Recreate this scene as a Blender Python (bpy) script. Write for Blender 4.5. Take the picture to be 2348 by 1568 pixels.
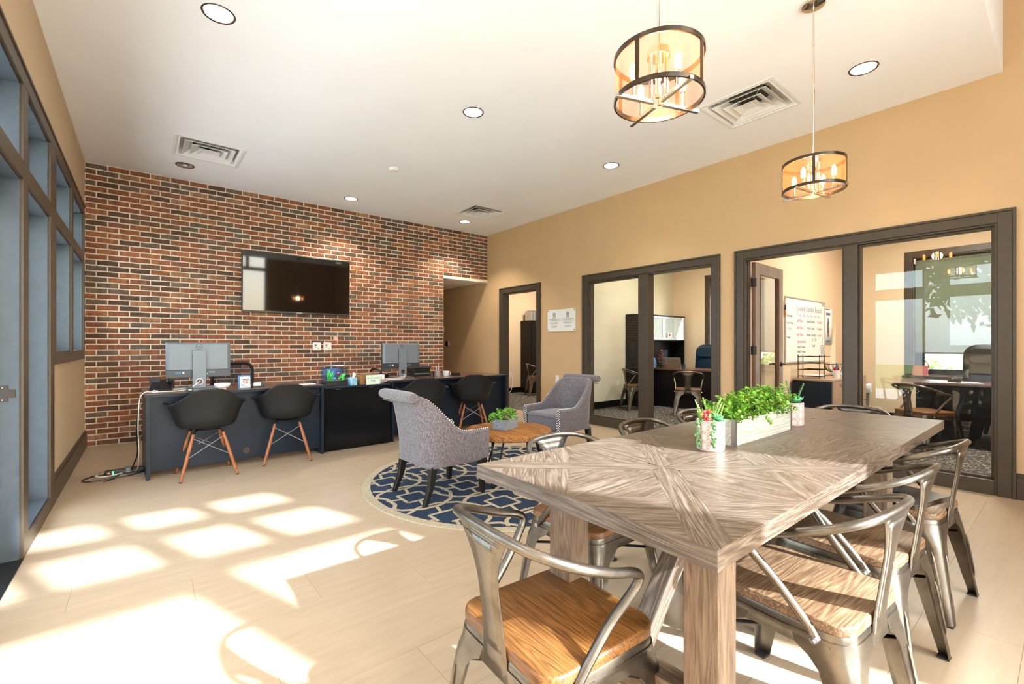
import bpy, bmesh, math, random
from mathutils import Vector, Matrix, Euler
from math import sin, cos, pi, radians as R
for o in list(bpy.data.objects): bpy.data.objects.remove(o)
SC = bpy.context.scene
COL = SC.collection
rnd = random.Random(7)

# ---------------------------------------------------------------- camera, sky, sun, exposure
H_CAM = 1.21
cam_d = bpy.data.cameras.new('camera'); cam = bpy.data.objects.new('camera', cam_d); COL.objects.link(cam)
cam_d.sensor_width = 36; cam_d.lens = 16.0; cam_d.shift_y = 0.003; cam_d.clip_start = 0.02
cam.location = (0, 0, H_CAM); cam.rotation_euler = (R(90), 0, R(-38.93))
SC.camera = cam
SC.view_settings.view_transform = 'Standard'; SC.view_settings.look = 'None'
SC.view_settings.gamma = 1.0; SC.view_settings.use_curve_mapping = False
SC.view_settings.exposure = EXPOSURE = 0.57
W = bpy.data.worlds.new('world'); SC.world = W; W.use_nodes = True
wn = W.node_tree; wn.nodes.clear()
bgn = wn.nodes.new('ShaderNodeBackground'); wo = wn.nodes.new('ShaderNodeOutputWorld')
sky = wn.nodes.new('ShaderNodeTexSky'); sky.sky_type = 'NISHITA'; sky.sun_disc = False
sky.sun_elevation = R(31.9); sky.sun_rotation = R(160); sky.air_density = 1.0; sky.dust_density = 2.5; sky.ozone_density = 1.0
mixw = wn.nodes.new('ShaderNodeMix'); mixw.data_type = 'RGBA'; mixw.inputs[0].default_value = 0.45
wn.links.new(sky.outputs[0], mixw.inputs[6]); mixw.inputs[7].default_value = (7.0, 7.8, 9.0, 1)
wn.links.new(mixw.outputs[2], bgn.inputs[0]); bgn.inputs[1].default_value = 1.1
wn.links.new(bgn.outputs[0], wo.inputs[0])
sd = bpy.data.lights.new('sun', 'SUN'); sd.energy = 19.0; sd.angle = R(0.9); sd.color = (0.90, 0.97, 1.10)
sun = bpy.data.objects.new('sun', sd); COL.objects.link(sun)
sun.rotation_euler = Vector((-0.417, 1.15, -0.76)).to_track_quat('-Z', 'Y').to_euler()
sun.location = (3, -6, 6)

# ---------------------------------------------------------------- materials
def C(h, a=1.0):
    h = h.lstrip('#'); v = [int(h[i:i+2], 16)/255 for i in (0, 2, 4)]
    return tuple([x/12.92 if x <= 0.04045 else ((x+0.055)/1.055)**2.4 for x in v]) + (a,)
class NT:
    def __init__(s, name):
        s.m = bpy.data.materials.new(name); s.m.use_nodes = True; s.t = s.m.node_tree
        s.b = s.t.nodes['Principled BSDF']; s.out = s.t.nodes['Material Output']
    def n(s, typ, **kw):
        x = s.t.nodes.new(typ)
        for k, v in kw.items(): setattr(x, k, v)
        return x
    def l(s, a, b): s.t.links.new(a, b)
    def math(s, op, a, b=None, c=None):
        x = s.n('ShaderNodeMath', operation=op)
        for i, v in enumerate((a, b, c)):
            if v is None: continue
            if isinstance(v, (int, float)): x.inputs[i].default_value = v
            else: s.l(v, x.inputs[i])
        return x.outputs[0]
    def coord(s, kind='Object', scale=(1, 1, 1), loc=(0, 0, 0), rot=(0, 0, 0)):
        tc = s.n('ShaderNodeTexCoord'); mp = s.n('ShaderNodeMapping')
        mp.inputs['Scale'].default_value = scale; mp.inputs['Location'].default_value = loc; mp.inputs['Rotation'].default_value = rot
        s.l(tc.outputs[kind], mp.inputs[0]); return mp.outputs[0]
    def noise(s, v, scale=5, detail=4, rough=.5, dist=0):
        x = s.n('ShaderNodeTexNoise'); x.inputs['Scale'].default_value = scale; x.inputs['Detail'].default_value = detail
        x.inputs['Roughness'].default_value = rough; x.inputs['Distortion'].default_value = dist
        if v is not None: s.l(v, x.inputs['Vector'])
        return x.outputs[0]
    def ramp(s, f, stops, interp='LINEAR'):
        x = s.n('ShaderNodeValToRGB'); x.color_ramp.interpolation = interp; e = x.color_ramp.elements
        while len(e) < len(stops): e.new(0.5)
        for i, (p, c) in enumerate(stops): e[i].position = p; e[i].color = c if len(c) == 4 else tuple(c)+(1,)
        s.l(f, x.inputs[0]); return x.outputs[0]
    def mix(s, f, a, b, blend='MIX'):
        x = s.n('ShaderNodeMix', data_type='RGBA', blend_type=blend)
        for i, v in ((0, f), (6, a), (7, b)):
            if isinstance(v, (int, float)): x.inputs[i].default_value = v
            elif isinstance(v, tuple): x.inputs[i].default_value = v
            else: s.l(v, x.inputs[i])
        return x.outputs[2]
    def bump(s, h, strength=.3, dist=.01):
        x = s.n('ShaderNodeBump'); x.inputs['Strength'].default_value = strength; x.inputs['Distance'].default_value = dist
        s.l(h, x.inputs['Height']); s.l(x.outputs[0], s.b.inputs['Normal'])
    def set(s, col=None, rough=None, metal=None, spec=None, coat=None, emis=None, es=0):
        b = s.b.inputs
        if col is not None:
            if isinstance(col, tuple): b['Base Color'].default_value = col
            else: s.l(col, b['Base Color'])
        if rough is not None:
            if isinstance(rough, (int, float)): b['Roughness'].default_value = rough
            else: s.l(rough, b['Roughness'])
        if metal is not None: b['Metallic'].default_value = metal
        if spec is not None: b['Specular IOR Level'].default_value = spec
        if coat is not None: b['Coat Weight'].default_value = coat
        if emis is not None: b['Emission Color'].default_value = emis; b['Emission Strength'].default_value = es
        return s.m
def simple(name, hexc, rough=.5, metal=0, var=.06, nscale=8, bump=0, bscale=60, spec=None, coat=None):
    k = NT(name); c = C(hexc); v = k.coord()
    if var:
        f = k.noise(v, nscale, 5)
        d = tuple(x*(1-var*2.5) for x in c[:3])+(1,); u = tuple(min(1, x*(1+var*1.5)) for x in c[:3])+(1,)
        col = k.ramp(f, [(.3, d), (.7, u)])
    else: col = c
    if bump: k.bump(k.noise(v, bscale, 4), bump, .002)
    return k.set(col, rough, metal, spec, coat)
def wood(name, lo, mid, hi, axis=0, rough=.45, scale=1.0, grain=1.0, bump=.25, coat=None, pale=None):
    k = NT(name)
    sc = [22*scale]*3; sc[axis] = 1.5*scale
    v = k.coord(scale=tuple(sc))
    oi = k.n('ShaderNodeObjectInfo')
    va = k.n('ShaderNodeVectorMath', operation='ADD'); k.l(v, va.inputs[0])
    cb = k.n('ShaderNodeCombineXYZ'); r3 = k.math('MULTIPLY', oi.outputs['Random'], 37.0)
    for i in range(3): k.l(r3, cb.inputs[i])
    k.l(cb.outputs[0], va.inputs[1]); v = va.outputs[0]
    rings = k.noise(v, .55, 2, .4, .6)
    w = k.math('FRACT', k.math('MULTIPLY', rings, 13*grain))
    w = k.math('ABSOLUTE', k.math('SUBTRACT', w, .5))
    fine = k.noise(v, 5.5, 5, .65)
    f = k.math('ADD', k.math('MULTIPLY', w, .5), k.math('MULTIPLY', fine, .78))
    stops = [(.30, C(lo)), (.50, C(mid)), (.72, C(hi))]
    if pale: stops = [(.25, C(lo)), (.45, C(mid)), (.62, C(hi)), (.8, C(pale))]
    col = k.ramp(f, stops)
    if bump: k.bump(f, bump, .002)
    return k.set(col, rough, 0, None, coat)

M = {}
M['ceiling'] = simple('ceiling_paint', 'f7f7f6', .95, var=.008, nscale=2)
M['tan'] = simple('tan_wall_paint', 'c8a57b', .72, var=.012, nscale=3, bump=.05, bscale=300)
M['tanlight'] = simple('light_tan_wall_paint', 'cfb695', .72, var=.012, nscale=3)
M['cream'] = simple('cream_wall_paint', 'e2cbab', .8, var=.01, nscale=3)
M['greige'] = simple('pale_office_paint', 'd9d0ba', .8, var=.01, nscale=3)
M['trim'] = simple('dark_taupe_trim_paint', '4b4034', .36, var=.03, nscale=20, bump=.08, bscale=200, spec=.3)
M['trimsky'] = simple('sky_tinted_trim_paint', '454d53', .25, var=.03, nscale=20, bump=.1, bscale=160)  # brown-grey trim paint with the blue of sky light put into its colour
M['mortar'] = simple('mortar', 'e0d3b8', .95, var=.05, nscale=50, bump=.6, bscale=220)
M['white'] = simple('white_plastic', 'e8e6e0', .4, var=.01)
M['paper'] = simple('paper', 'eeeeec', .8, var=.01)
M['black'] = simple('black_plastic', '191919', .38, var=.05)
M['shell'] = simple('matte_black_shell', '1c1b1a', .5, var=.02, bump=.06, bscale=500, spec=.25)
M['satinblack'] = simple('black_metal', '1b1a19', .35, .6, var=.03)
M['legblack'] = simple('black_lacquer_wood', '1a1917', .3, var=.04)
M['deskblack'] = simple('blue_black_laminate', '1f2731', .35, var=.08, nscale=3, spec=.18)
M['gloss'] = simple('glossy_black_panel', '0d0f13', .16, var=.15, nscale=4, spec=.3)
M['officeblack'] = simple('office_black_laminate', '121114', .38, var=.05, spec=.25)
M['chrome'] = simple('polished_nickel', 'd8d2c6', .09, 1.0, var=.01)
M['steel'] = simple('brushed_steel', 'b9babb', .3, .95, var=.03)
M['silver'] = simple('silver_plastic', '737a81', .5, .2, var=.02)
M['darkgrey'] = simple('dark_grey_plastic', '2d3338', .4, var=.03)
M['bronze'] = simple('dark_bronze_ring', '4a4036', .3, .8, var=.04)
M['brass'] = simple('nickel_nail', 'd9d2c4', .22, 1.0, var=.02)
M['rubber'] = simple('rubber', '1d1c1b', .6, var=.03)
M['wire_white'] = simple('white_cable', 'e6e3dd', .5, var=.02)
M['leather'] = simple('navy_leather', '0f2c42', .35, var=.06, bump=.2, bscale=120)
M['blackleather'] = simple('black_leather', '0c0c0e', .5, var=.06, bump=.2, bscale=120)
M['laptopgrey'] = simple('brown_grey_laptop_shell', '5a524b', .45, .2, var=.02)
M['boardink'] = simple('faded_board_ink', '8f8d90', .7, var=0)
M['boardred'] = simple('faded_red_ink', 'd38f8c', .7, var=0)
M['mint'] = simple('pale_mint_card', 'cfdcc9', .8, var=.01)
M['blush'] = simple('blush_note', 'e9b59c', .8, var=.01)
M['redplastic'] = simple('red_plastic', 'c2242a', .35)
M['orange'] = simple('orange_plastic', 'd9781e', .4)
M['lime'] = simple('lime_plastic', 'b8cc1e', .4)
M['blue'] = simple('blue_print', '3f6f9c', .5)
M['rose'] = simple('dusty_rose_card', 'b56a6c', .6)
M['tealglass'] = simple('teal_cardboard', '8fc0d0', .6, var=.15, nscale=40)
M['ink'] = simple('black_ink', '26262a', .7, var=0)
M['inkgrey'] = simple('grey_ink', '77777a', .7, var=0)
M['inkred'] = simple('red_ink', 'd0605c', .7, var=0)
M['silverdoor'] = simple('silver_cabinet_frame', 'b9bdbd', .3, .6, var=.02)
M['frost'] = simple('frosted_cabinet_glass', '9fa9a6', .25, var=.04)
M['handle'] = simple('oil_bronze_handle', '453d38', .3, .8)
M['ceramic'] = simple('white_ceramic', 'eceae6', .25, var=.01)
M['pad'] = simple('black_mesh_pad', '1c1c1e', .8, var=.05)
k = NT('brushed_gunmetal'); v = k.coord(scale=(1, 1, 1))
f = k.noise(v, 7, 5, .6); f2 = k.noise(v, 160, 2)
M['gun'] = k.set(k.ramp(f, [(.3, C('544d44')), (.7, C('877f74'))]), k.math('ADD', k.math('MULTIPLY', f2, .12), .27), .95)
M['seatA'] = wood('honey_brown_seat', '4a2c10', '6a431c', '87592a', axis=0, rough=.42, scale=1.6, bump=.12)
M['seatB'] = wood('ash_brown_seat', '4c3623', '6b5039', '876b4e', axis=0, rough=.42, scale=1.2, grain=1.6, bump=.3, pale='a3896c')
M['oak'] = wood('grey_washed_oak', '3a2e23', '544639', '6d5f52', axis=0, rough=.36, scale=1.5, grain=.9, bump=.2, pale='8a7f72')
M['oakend'] = wood('grey_washed_oak_end', '3c3229', '534840', '695d52', axis=1, rough=.36, scale=1.0, grain=1.3, bump=.2, pale='80766b')
M['oakleg'] = wood('grey_washed_oak_post', '4f3d2e', '6b5745', '806b56', axis=2, rough=.5, scale=1.3, grain=1.5, bump=.3)
M['oakbeam'] = wood('grey_washed_oak_beam', '4a392b', '655140', '79654f', axis=1, rough=.5, scale=1.3, grain=1.5, bump=.3)
M['dowel'] = wood('walnut_dowel', '7c4526', '98582f', 'ad6c3e', axis=2, rough=.4, scale=1.5, bump=.05)
M['desktop'] = wood('walnut_desk_top', '4a2f20', '5f3e2a', '75503a', axis=0, rough=.3, scale=1.0, bump=.05)
M['doorwood'] = wood('taupe_door_wood', '7a6a60', '8b7b70', '998a7e', axis=2, rough=.35, scale=.8, bump=.05)
M['doorwoodside'] = wood('brown_door_edge', '5c3c2a', '6e4a35', '7c583f', axis=2, rough=.4, scale=.8, bump=.05)
M['drawerwood'] = wood('pale_walnut_drawer', '9a7c64', 'ad9078', 'bda288', axis=0, rough=.4, scale=1, bump=.03)
M['rustic'] = wood('rustic_reclaimed_wood', '2c180a', '84501e', 'a8702f', axis=1, rough=.75, scale=.7, grain=1.0, bump=1.0, pale='bd8744')
M['whitewash'] = wood('whitewashed_wood', '9f9b88', 'b4b2a2', 'c6c6b9', axis=0, rough=.7, scale=1.0, grain=.8, bump=.2)
# brick: one random colour per brick cell
BRX0, CH, BP = -0.55, 0.06774, 0.2032
k = NT('tumbled_brick')
geo = k.n('ShaderNodeNewGeometry'); sp = k.n('ShaderNodeSeparateXYZ'); k.l(geo.outputs['Position'], sp.inputs[0])
row = k.math('FLOOR', k.math('DIVIDE', sp.outputs[2], CH))
par = k.math('MODULO', k.math('ADD', row, 1), 2)
colf = k.math('FLOOR', k.math('DIVIDE', k.math('ADD', k.math('SUBTRACT', sp.outputs[0], BRX0), k.math('MULTIPLY', par, BP/2)), BP))
cb = k.n('ShaderNodeCombineXYZ'); k.l(row, cb.inputs[0]); k.l(colf, cb.inputs[1])
wh = k.n('ShaderNodeTexWhiteNoise', noise_dimensions='2D'); k.l(cb.outputs[0], wh.inputs['Vector'])
base = k.ramp(wh.outputs['Value'], [(0, C('96583a')), (.14, C('7a5340')), (.30, C('ab6a44')), (.42, C('614335')), (.56, C('8d5640')), (.68, C('6e5d50')), (.76, C('9a5c3a')), (.88, C('786254')), (.95, C('a97858'))], 'CONSTANT')
g = k.noise(k.coord('Object'), 1, 1)
vm = k.n('ShaderNodeVectorMath', operation='MULTIPLY'); k.l(geo.outputs['Position'], vm.inputs[0]); vm.inputs[1].default_value = (26, 1, 5)
st = k.noise(vm.outputs[0], 1.0, 4, .6)
gr = k.noise(geo.outputs['Position'], 90, 5, .7)
c1 = k.mix(k.ramp(st, [(.35, (0, 0, 0)), (.62, (1, 1, 1))]), base, C('3c2920')); 
c1 = k.mix(.45, base, c1)
c2 = k.mix(k.ramp(gr, [(.62, (0, 0, 0)), (.74, (.55, .55, .55))]), c1, C('b59a80'))
k.bump(k.math('ADD', gr, k.math('MULTIPLY', st, .4)), .7, .004)
M['brick'] = k.set(c2, .85)
# floor planks
k = NT('pale_plank_vinyl'); oi = k.n('ShaderNodeObjectInfo')
gv = k.n('ShaderNodeNewGeometry'); vm = k.n('ShaderNodeVectorMath', operation='MULTIPLY'); k.l(gv.outputs['Position'], vm.inputs[0]); vm.inputs[1].default_value = (2.0, 16, 1)
va = k.n('ShaderNodeVectorMath', operation='ADD'); k.l(vm.outputs[0], va.inputs[0]); cb = k.n('ShaderNodeCombineXYZ'); k.l(k.math('MULTIPLY', oi.outputs['Random'], 50), cb.inputs[0]); k.l(cb.outputs[0], va.inputs[1])
f = k.noise(va.outputs[0], 1.6, 6, .6)
a = k.ramp(f, [(.3, C('b29c80')), (.7, C('c0ab90'))])
a = k.mix(k.math('MULTIPLY', oi.outputs['Random'], .22), a, C('ad977a'))
k.bump(f, .03, .002)
M['plank'] = k.set(a, .34, spec=.4)
k = NT('grey_loop_carpet'); v = k.coord('Object')
f = k.noise(v, 34, 3, .75, .8)
M['carpet'] = k.set(k.ramp(f, [(.44, C('1f1e1d')), (.53, C('55524d')), (.62, C('aba79e'))]), .95); k.bump(f, .5, .01)
k = NT('grey_tweed'); v = k.coord('Object', scale=(1, 1, .35)); f = k.noise(v, 190, 3, .8)
M['tweed'] = k.set(k.ramp(f, [(.36, C('3e393a')), (.5, C('665e60')), (.64, C('877e80'))]), .92); k.bump(f, .5, .003)
k.b.inputs['Sheen Weight'].default_value = .3
k = NT('navy_rug_pile'); v = k.coord('Object', scale=(1, 9, 1)); f = k.noise(v, 22, 4, .6)
M['navy'] = k.set(k.ramp(f, [(.35, C('0b1a30')), (.65, C('183250'))]), .95); k.bump(f, .6, .004)
M['rugcream'] = simple('cream_rug_pile', 'b3a488', .95, var=.08, nscale=60, bump=.6, bscale=260)
k = NT('wicker_weave'); v = k.coord('Object', scale=(1, 1, 3)); f = k.noise(v, 90, 3, .7)
M['wicker'] = k.set(k.ramp(f, [(.35, C('6a4524')), (.6, C('b98a52'))]), .8); k.bump(f, .9, .006)
k = NT('rough_concrete'); v = k.coord('Object'); f = k.noise(v, 55, 6, .7)
M['concrete'] = k.set(k.ramp(f, [(.3, C('6e7477')), (.6, C('99a0a4')), (.75, C('b9bfc2'))]), .85); k.bump(f, 1.0, .012)
k = NT('printed_terracotta_glaze')
tc = k.n('ShaderNodeTexCoord'); sp = k.n('ShaderNodeSeparateXYZ'); k.l(tc.outputs['UV'], sp.inputs[0])
u = k.math('MULTIPLY', sp.outputs[0], 2*pi*11); vv = k.math('MULTIPLY', sp.outputs[1], 2*pi*3.2)
a = k.math('ADD', k.math('COSINE', u), k.math('COSINE', vv)); b2 = k.math('MULTIPLY', k.math('COSINE', k.math('MULTIPLY', u, 2)), .55)
cc = k.math('ADD', a, k.math('ADD', b2, k.math('MULTIPLY', k.math('COSINE', k.math('MULTIPLY', vv, 2)), .55)))
w = k.math('ABSOLUTE', k.math('SUBTRACT', k.math('FRACT', k.math('MULTIPLY', cc, .8)), .5))
ln = k.ramp(w, [(.12, (0, 0, 0)), (.20, (1, 1, 1))])
k.bump(ln, .5, .003)
M['pot'] = k.set(k.mix(ln, C('b0755a'), C('d9c9be')), .55)
def leafmat(name, a, b, rough=.45):
    k = NT(name); oi = k.n('ShaderNodeObjectInfo'); f = k.noise(k.coord('Object'), 45, 3)
    k.b.inputs['Subsurface Weight'].default_value = 0
    return k.set(k.ramp(f, [(.35, C(a)), (.65, C(b))]), rough)
M['leaf'] = leafmat('fresh_green_leaf', '4c7a1e', '8fb83e')
M['leafb'] = leafmat('bright_green_leaf', '4a8a1c', '86bf34')
M['leafd'] = leafmat('deep_green_leaf', '2e5b2c', '6fa35c')
M['leafgrey'] = leafmat('grey_green_succulent', '5c6042', 'a9a373')
M['aloe'] = leafmat('aloe_green', '4f7a35', 'a8c46c')
M['rosette'] = leafmat('jade_rosette', '2f8a56', '74c48c')
M['pearl'] = leafmat('pearl_green', '3f6a34', '7ea36b')
M['redleaf'] = leafmat('red_succulent', 'c8232f', 'ee6b62')
M['stem'] = leafmat('green_stem', '4a6a28', '6a8a3a')
M['hedge'] = leafmat('hedge_leaf', '6c8a34', 'c6d68a', .7)
M['tree'] = leafmat('tree_leaf', '2f4a22', '7d9a55', .7)
M['bark'] = simple('bark', '5a4a3a', .9, var=.15)
M['grass'] = simple('lawn', '6f9148', .95, var=.2, nscale=6)
M['paving'] = simple('paving', 'e2dfda', .9, var=.06, nscale=4)
M['soil'] = simple('soil', '3c3024', .95, var=.15, nscale=60)
def emit(name, hexc, s):
    k = NT(name); return k.set(C(hexc), .5, emis=C(hexc), es=s)
M['lamp'] = emit('lit_downlight_lens', 'fff3e0', 9)
M['bulb'] = emit('lit_filament_bulb', 'ffb25c', 26)
M['ledg'] = emit('green_led', '3cff9a', 4)
M['ledr'] = emit('red_led', 'ff3a20', 4)
M['tanklight'] = emit('aquarium_lamp_glow', 'cfe6ff', 5)
def glassmat(name, tint=(1, 1, 1, 1), rough=0.0, k0=1.45, extra=0.0):
    k = NT(name); k.t.nodes.remove(k.b)
    tr = k.n('ShaderNodeBsdfTransparent'); tr.inputs[0].default_value = tint
    gl = k.n('ShaderNodeBsdfGlossy'); gl.inputs['Roughness'].default_value = rough
    fr = k.n('ShaderNodeFresnel'); gg = k.n('ShaderNodeNewGeometry'); k.l(k.math('ADD', k.math('MULTIPLY', gg.outputs['Backfacing'], 1/k0-k0), k0), fr.inputs[0])
    mx = k.n('ShaderNodeMixShader'); f = k.math('ADD', fr.outputs[0], extra)
    k.l(f, mx.inputs[0]); k.l(tr.outputs[0], mx.inputs[1]); k.l(gl.outputs[0], mx.inputs[2]); k.l(mx.outputs[0], k.out.inputs[0])
    return k.m
M['glass'] = glassmat('window_glass', (.96, .98, .97, 1))
M['tank'] = glassmat('aquarium_glass', (.85, .92, .95, 1))
M['water'] = glassmat('aquarium_water', (.45, .6, .75, 1), k0=1.1)
def screen(name, hexc, op, rough=.7):
    k = NT(name); k.set(C(hexc), rough)
    tr = k.n('ShaderNodeBsdfTransparent'); mx = k.n('ShaderNodeMixShader'); mx.inputs[0].default_value = op
    k.l(tr.outputs[0], mx.inputs[1]); k.l(k.b.outputs[0], mx.inputs[2]); k.l(mx.outputs[0], k.out.inputs[0]); return k
k = screen('perforated_metal_screen', '94704f', .36, .45); k.b.inputs['Metallic'].default_value = .5
tl = k.n('ShaderNodeBsdfTranslucent'); tl.inputs[0].default_value = C('b97c4c'); m2 = k.n('ShaderNodeMixShader'); m2.inputs[0].default_value = .5
mx = [x for x in k.t.nodes if x.type == 'MIX_SHADER' and x != m2][0]
k.l(k.b.outputs[0], m2.inputs[1]); k.l(tl.outputs[0], m2.inputs[2]); k.l(m2.outputs[0], mx.inputs[2]); M['screen'] = k.m
M['shade'] = screen('grey_green_solar_shade', '7c8270', .72).m
M['meshback'] = screen('black_mesh_fabric', '15161a', .6).m

# ---------------------------------------------------------------- geometry helpers
class MB:
    def __init__(s): s.v = []; s.f = []; s.uv = None
    def add(s, vs, fs):
        b = len(s.v); s.v += [tuple(x) for x in vs]; s.f += [tuple(i+b for i in f) for f in fs]; return s
    def box(s, x0, x1, y0, y1, z0, z1, M_=None):
        vs = [Vector((x, y, z)) for z in (z0, z1) for y in (y0, y1) for x in (x0, x1)]
        if M_ is not None: vs = [M_ @ v for v in vs]
        return s.add(vs, [(0, 2, 3, 1), (4, 5, 7, 6), (0, 1, 5, 4), (2, 6, 7, 3), (0, 4, 6, 2), (1, 3, 7, 5)])
    def rbox(s, cx, cy, cz, sx, sy, sz, M_=None): return s.box(cx-sx/2, cx+sx/2, cy-sy/2, cy+sy/2, cz-sz/2, cz+sz/2, M_)
    def loft(s, rings, closed=True, caps=True, loop=False):
        n = len(rings[0]); b = len(s.v)
        for r in rings: s.v += [tuple(p) for p in r]
        m = len(rings); last = m if loop else m-1
        for i in range(last):
            for j in range(n if closed else n-1):
                a = b+i*n+j; c = b+i*n+(j+1) % n; i2 = (i+1) % m
                s.f.append((a, c, b+i2*n+(j+1) % n, b+i2*n+j))
        if caps and closed and not loop:
            s.f.append(tuple(b+j for j in reversed(range(n)))); s.f.append(tuple(b+(m-1)*n+j for j in range(n)))
        return s
    def tube(s, pts, r, n=8, closed=False, caps=True):
        pts = [Vector(p) for p in pts]; m = len(pts); rings = []
        t0 = (pts[1]-pts[0]).normalized(); up = Vector((0, 0, 1)) if abs(t0.z) < .9 else Vector((1, 0, 0))
        nr = t0.cross(up).normalized()
        for i, p in enumerate(pts):
            if closed: t = (pts[(i+1) % m]-pts[i-1])
            else: t = (pts[min(i+1, m-1)]-pts[max(i-1, 0)])
            t = t.normalized() if t.length > 1e-9 else t0
            nr = (nr-t*nr.dot(t)); nr = nr.normalized() if nr.length > 1e-6 else t.orthogonal().normalized()
            bn = t.cross(nr); rr = r[i] if isinstance(r, (list, tuple)) else r
            rings.append([p+nr*(cos(2*pi*j/n)*rr)+bn*(sin(2*pi*j/n)*rr) for j in range(n)])
        return s.loft(rings, True, caps, closed)
    def lathe(s, prof, n=24, c=(0, 0, 0), M_=None, cap0=True, cap1=True):
        b = len(s.v); c = Vector(c); k = len(prof)
        for (r, z) in prof:
            for j in range(n):
                p = Vector((r*cos(2*pi*j/n), r*sin(2*pi*j/n), z))+c
                if M_ is not None: p = M_ @ p
                s.v.append(tuple(p))
        for i in range(k-1):
            for j in range(n):
                s.f.append((b+i*n+j, b+i*n+(j+1) % n, b+(i+1)*n+(j+1) % n, b+(i+1)*n+j))
        if cap0 and prof[0][0] > 1e-5: s.f.append(tuple(b+j for j in reversed(range(n))))
        if cap1 and prof[-1][0] > 1e-5: s.f.append(tuple(b+(k-1)*n+j for j in range(n)))
        return s
    def prism(s, poly, z0, z1, M_=None):
        n = len(poly); vs = [Vector((x, y, z)) for z in (z0, z1) for x, y in poly]
        if M_ is not None: vs = [M_ @ v for v in vs]
        return s.add(vs, [tuple(reversed(range(n))), tuple(range(n, 2*n))]+[(i, (i+1) % n, n+(i+1) % n, n+i) for i in range(n)])
    def ball(s, c, r, n=8, m=5, sc=(1, 1, 1), M_=None):
        prof = [(r*sin(pi*i/m), -r*cos(pi*i/m)) for i in range(m+1)]
        T = Matrix.Translation(Vector(c)) @ Matrix.Diagonal(Vector((*sc, 1)))
        if M_ is not None: T = M_ @ T
        prof[0] = (1e-4, -r); prof[-1] = (1e-4, r)
        return s.lathe(prof, n, (0, 0, 0), T)
    def mesh(s, name, smooth=True, ang=35, weld=False):
        me = bpy.data.meshes.new(name); me.from_pydata(s.v, [], s.f)
        bm = bmesh.new(); bm.from_mesh(me)
        if weld: bmesh.ops.remove_doubles(bm, verts=bm.verts, dist=1e-5)
        bmesh.ops.recalc_face_normals(bm, faces=bm.faces); bm.to_mesh(me); bm.free()
        if smooth:
            me.polygons.foreach_set('use_smooth', [True]*len(me.polygons))
            me.set_sharp_from_angle(angle=R(ang))
        return me
    def build(s, name, mat, parent=None, smooth=True, bev=0, ang=35, kind=None, label=None, loc=None, rot=None, weld=False, solid=0, sub=0):
        me = s.mesh(name, smooth, ang, weld); me.materials.append(M[mat] if isinstance(mat, str) else mat)
        return link(name, me, parent, bev, kind, label, loc, rot, solid, sub)
def link(name, me, parent=None, bev=0, kind=None, label=None, loc=None, rot=None, solid=0, sub=0):
    o = bpy.data.objects.new(name, me); COL.objects.link(o)
    if parent: o.parent = parent
    if loc is not None: o.location = loc
    if rot is not None: o.rotation_euler = rot
    if solid:
        m = o.modifiers.new('solidify', 'SOLIDIFY'); m.thickness = solid; m.offset = 0
    if bev:
        m = o.modifiers.new('bevel', 'BEVEL'); m.width = bev; m.segments = 2; m.limit_method = 'ANGLE'; m.angle_limit = R(40)
    if sub:
        m = o.modifiers.new('subsurf', 'SUBSURF'); m.levels = sub; m.render_levels = sub
    if kind: o['kind'] = kind
    if label: o['label'] = label
    return o
def BX(x0, x1, y0, y1, z0, z1): return MB().box(x0, x1, y0, y1, z0, z1)
def thing(name, label, cat, loc=(0, 0, 0), rz=0, group=None):
    o = bpy.data.objects.new(name, None); COL.objects.link(o); o.location = loc; o.rotation_euler = (0, 0, rz)
    o.empty_display_size = .1; o['label'] = label; o['category'] = cat
    if group: o['group'] = group
    return o
def tag(o, label, cat, group=None):
    o['label'] = label; o['category'] = cat
    if group: o['group'] = group
    return o
def struct(o): o['kind'] = 'structure'; return o
def dup(root, loc, rz=None, label=None, group=None):
    def cp(o, par):
        c = o.copy(); COL.objects.link(c); c.parent = par
        for ch in o.children: cp(ch, c)
        return c
    r = cp(root, None); r.location = loc
    if rz is not None: r.rotation_euler = (0, 0, rz)
    if label: r['label'] = label
    if group: r['group'] = group
    return r
def spline(pts, k=6, closed=False):
    pts = [Vector(p) for p in pts]; n = len(pts); out = []
    for i in range(n if closed else n-1):
        p1, p2 = pts[i], pts[(i+1) % n]
        p0 = pts[i-1] if (closed or i > 0) else p1*2-p2
        p3 = pts[(i+2) % n] if (closed or i < n-2) else p2*2-p1
        for j in range(k):
            t = j/k; out.append(.5*((2*p1)+(p2-p0)*t+(2*p0-5*p1+4*p2-p3)*t*t+(3*p1-p0-3*p2+p3)*t*t*t))
    if not closed: out.append(pts[-1])
    return out
def rrect(w, d, r, n=5, cx=0, cy=0):
    out = []
    for (sx, sy, a0) in ((1, 1, 0), (-1, 1, 90), (-1, -1, 180), (1, -1, 270)):
        for i in range(n+1):
            a = R(a0+90*i/n); out.append((cx+sx*(w/2-r)+r*cos(a), cy+sy*(d/2-r)+r*sin(a)))
    return out
def ring_at(poly, z): return [Vector((x, y, z)) for x, y in poly]
def text(name, s, size, mat, parent, loc, rot, align='CENTER', ext=.0006):
    cu = bpy.data.curves.new(name, 'FONT'); cu.body = s; cu.size = size; cu.extrude = ext; cu.align_x = align; cu.align_y = 'CENTER'; cu.resolution_u = 2
    cu.materials.append(M[mat]); o = bpy.data.objects.new(name, cu); COL.objects.link(o); o.parent = parent; o.location = loc; o.rotation_euler = rot
    return o
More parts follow.
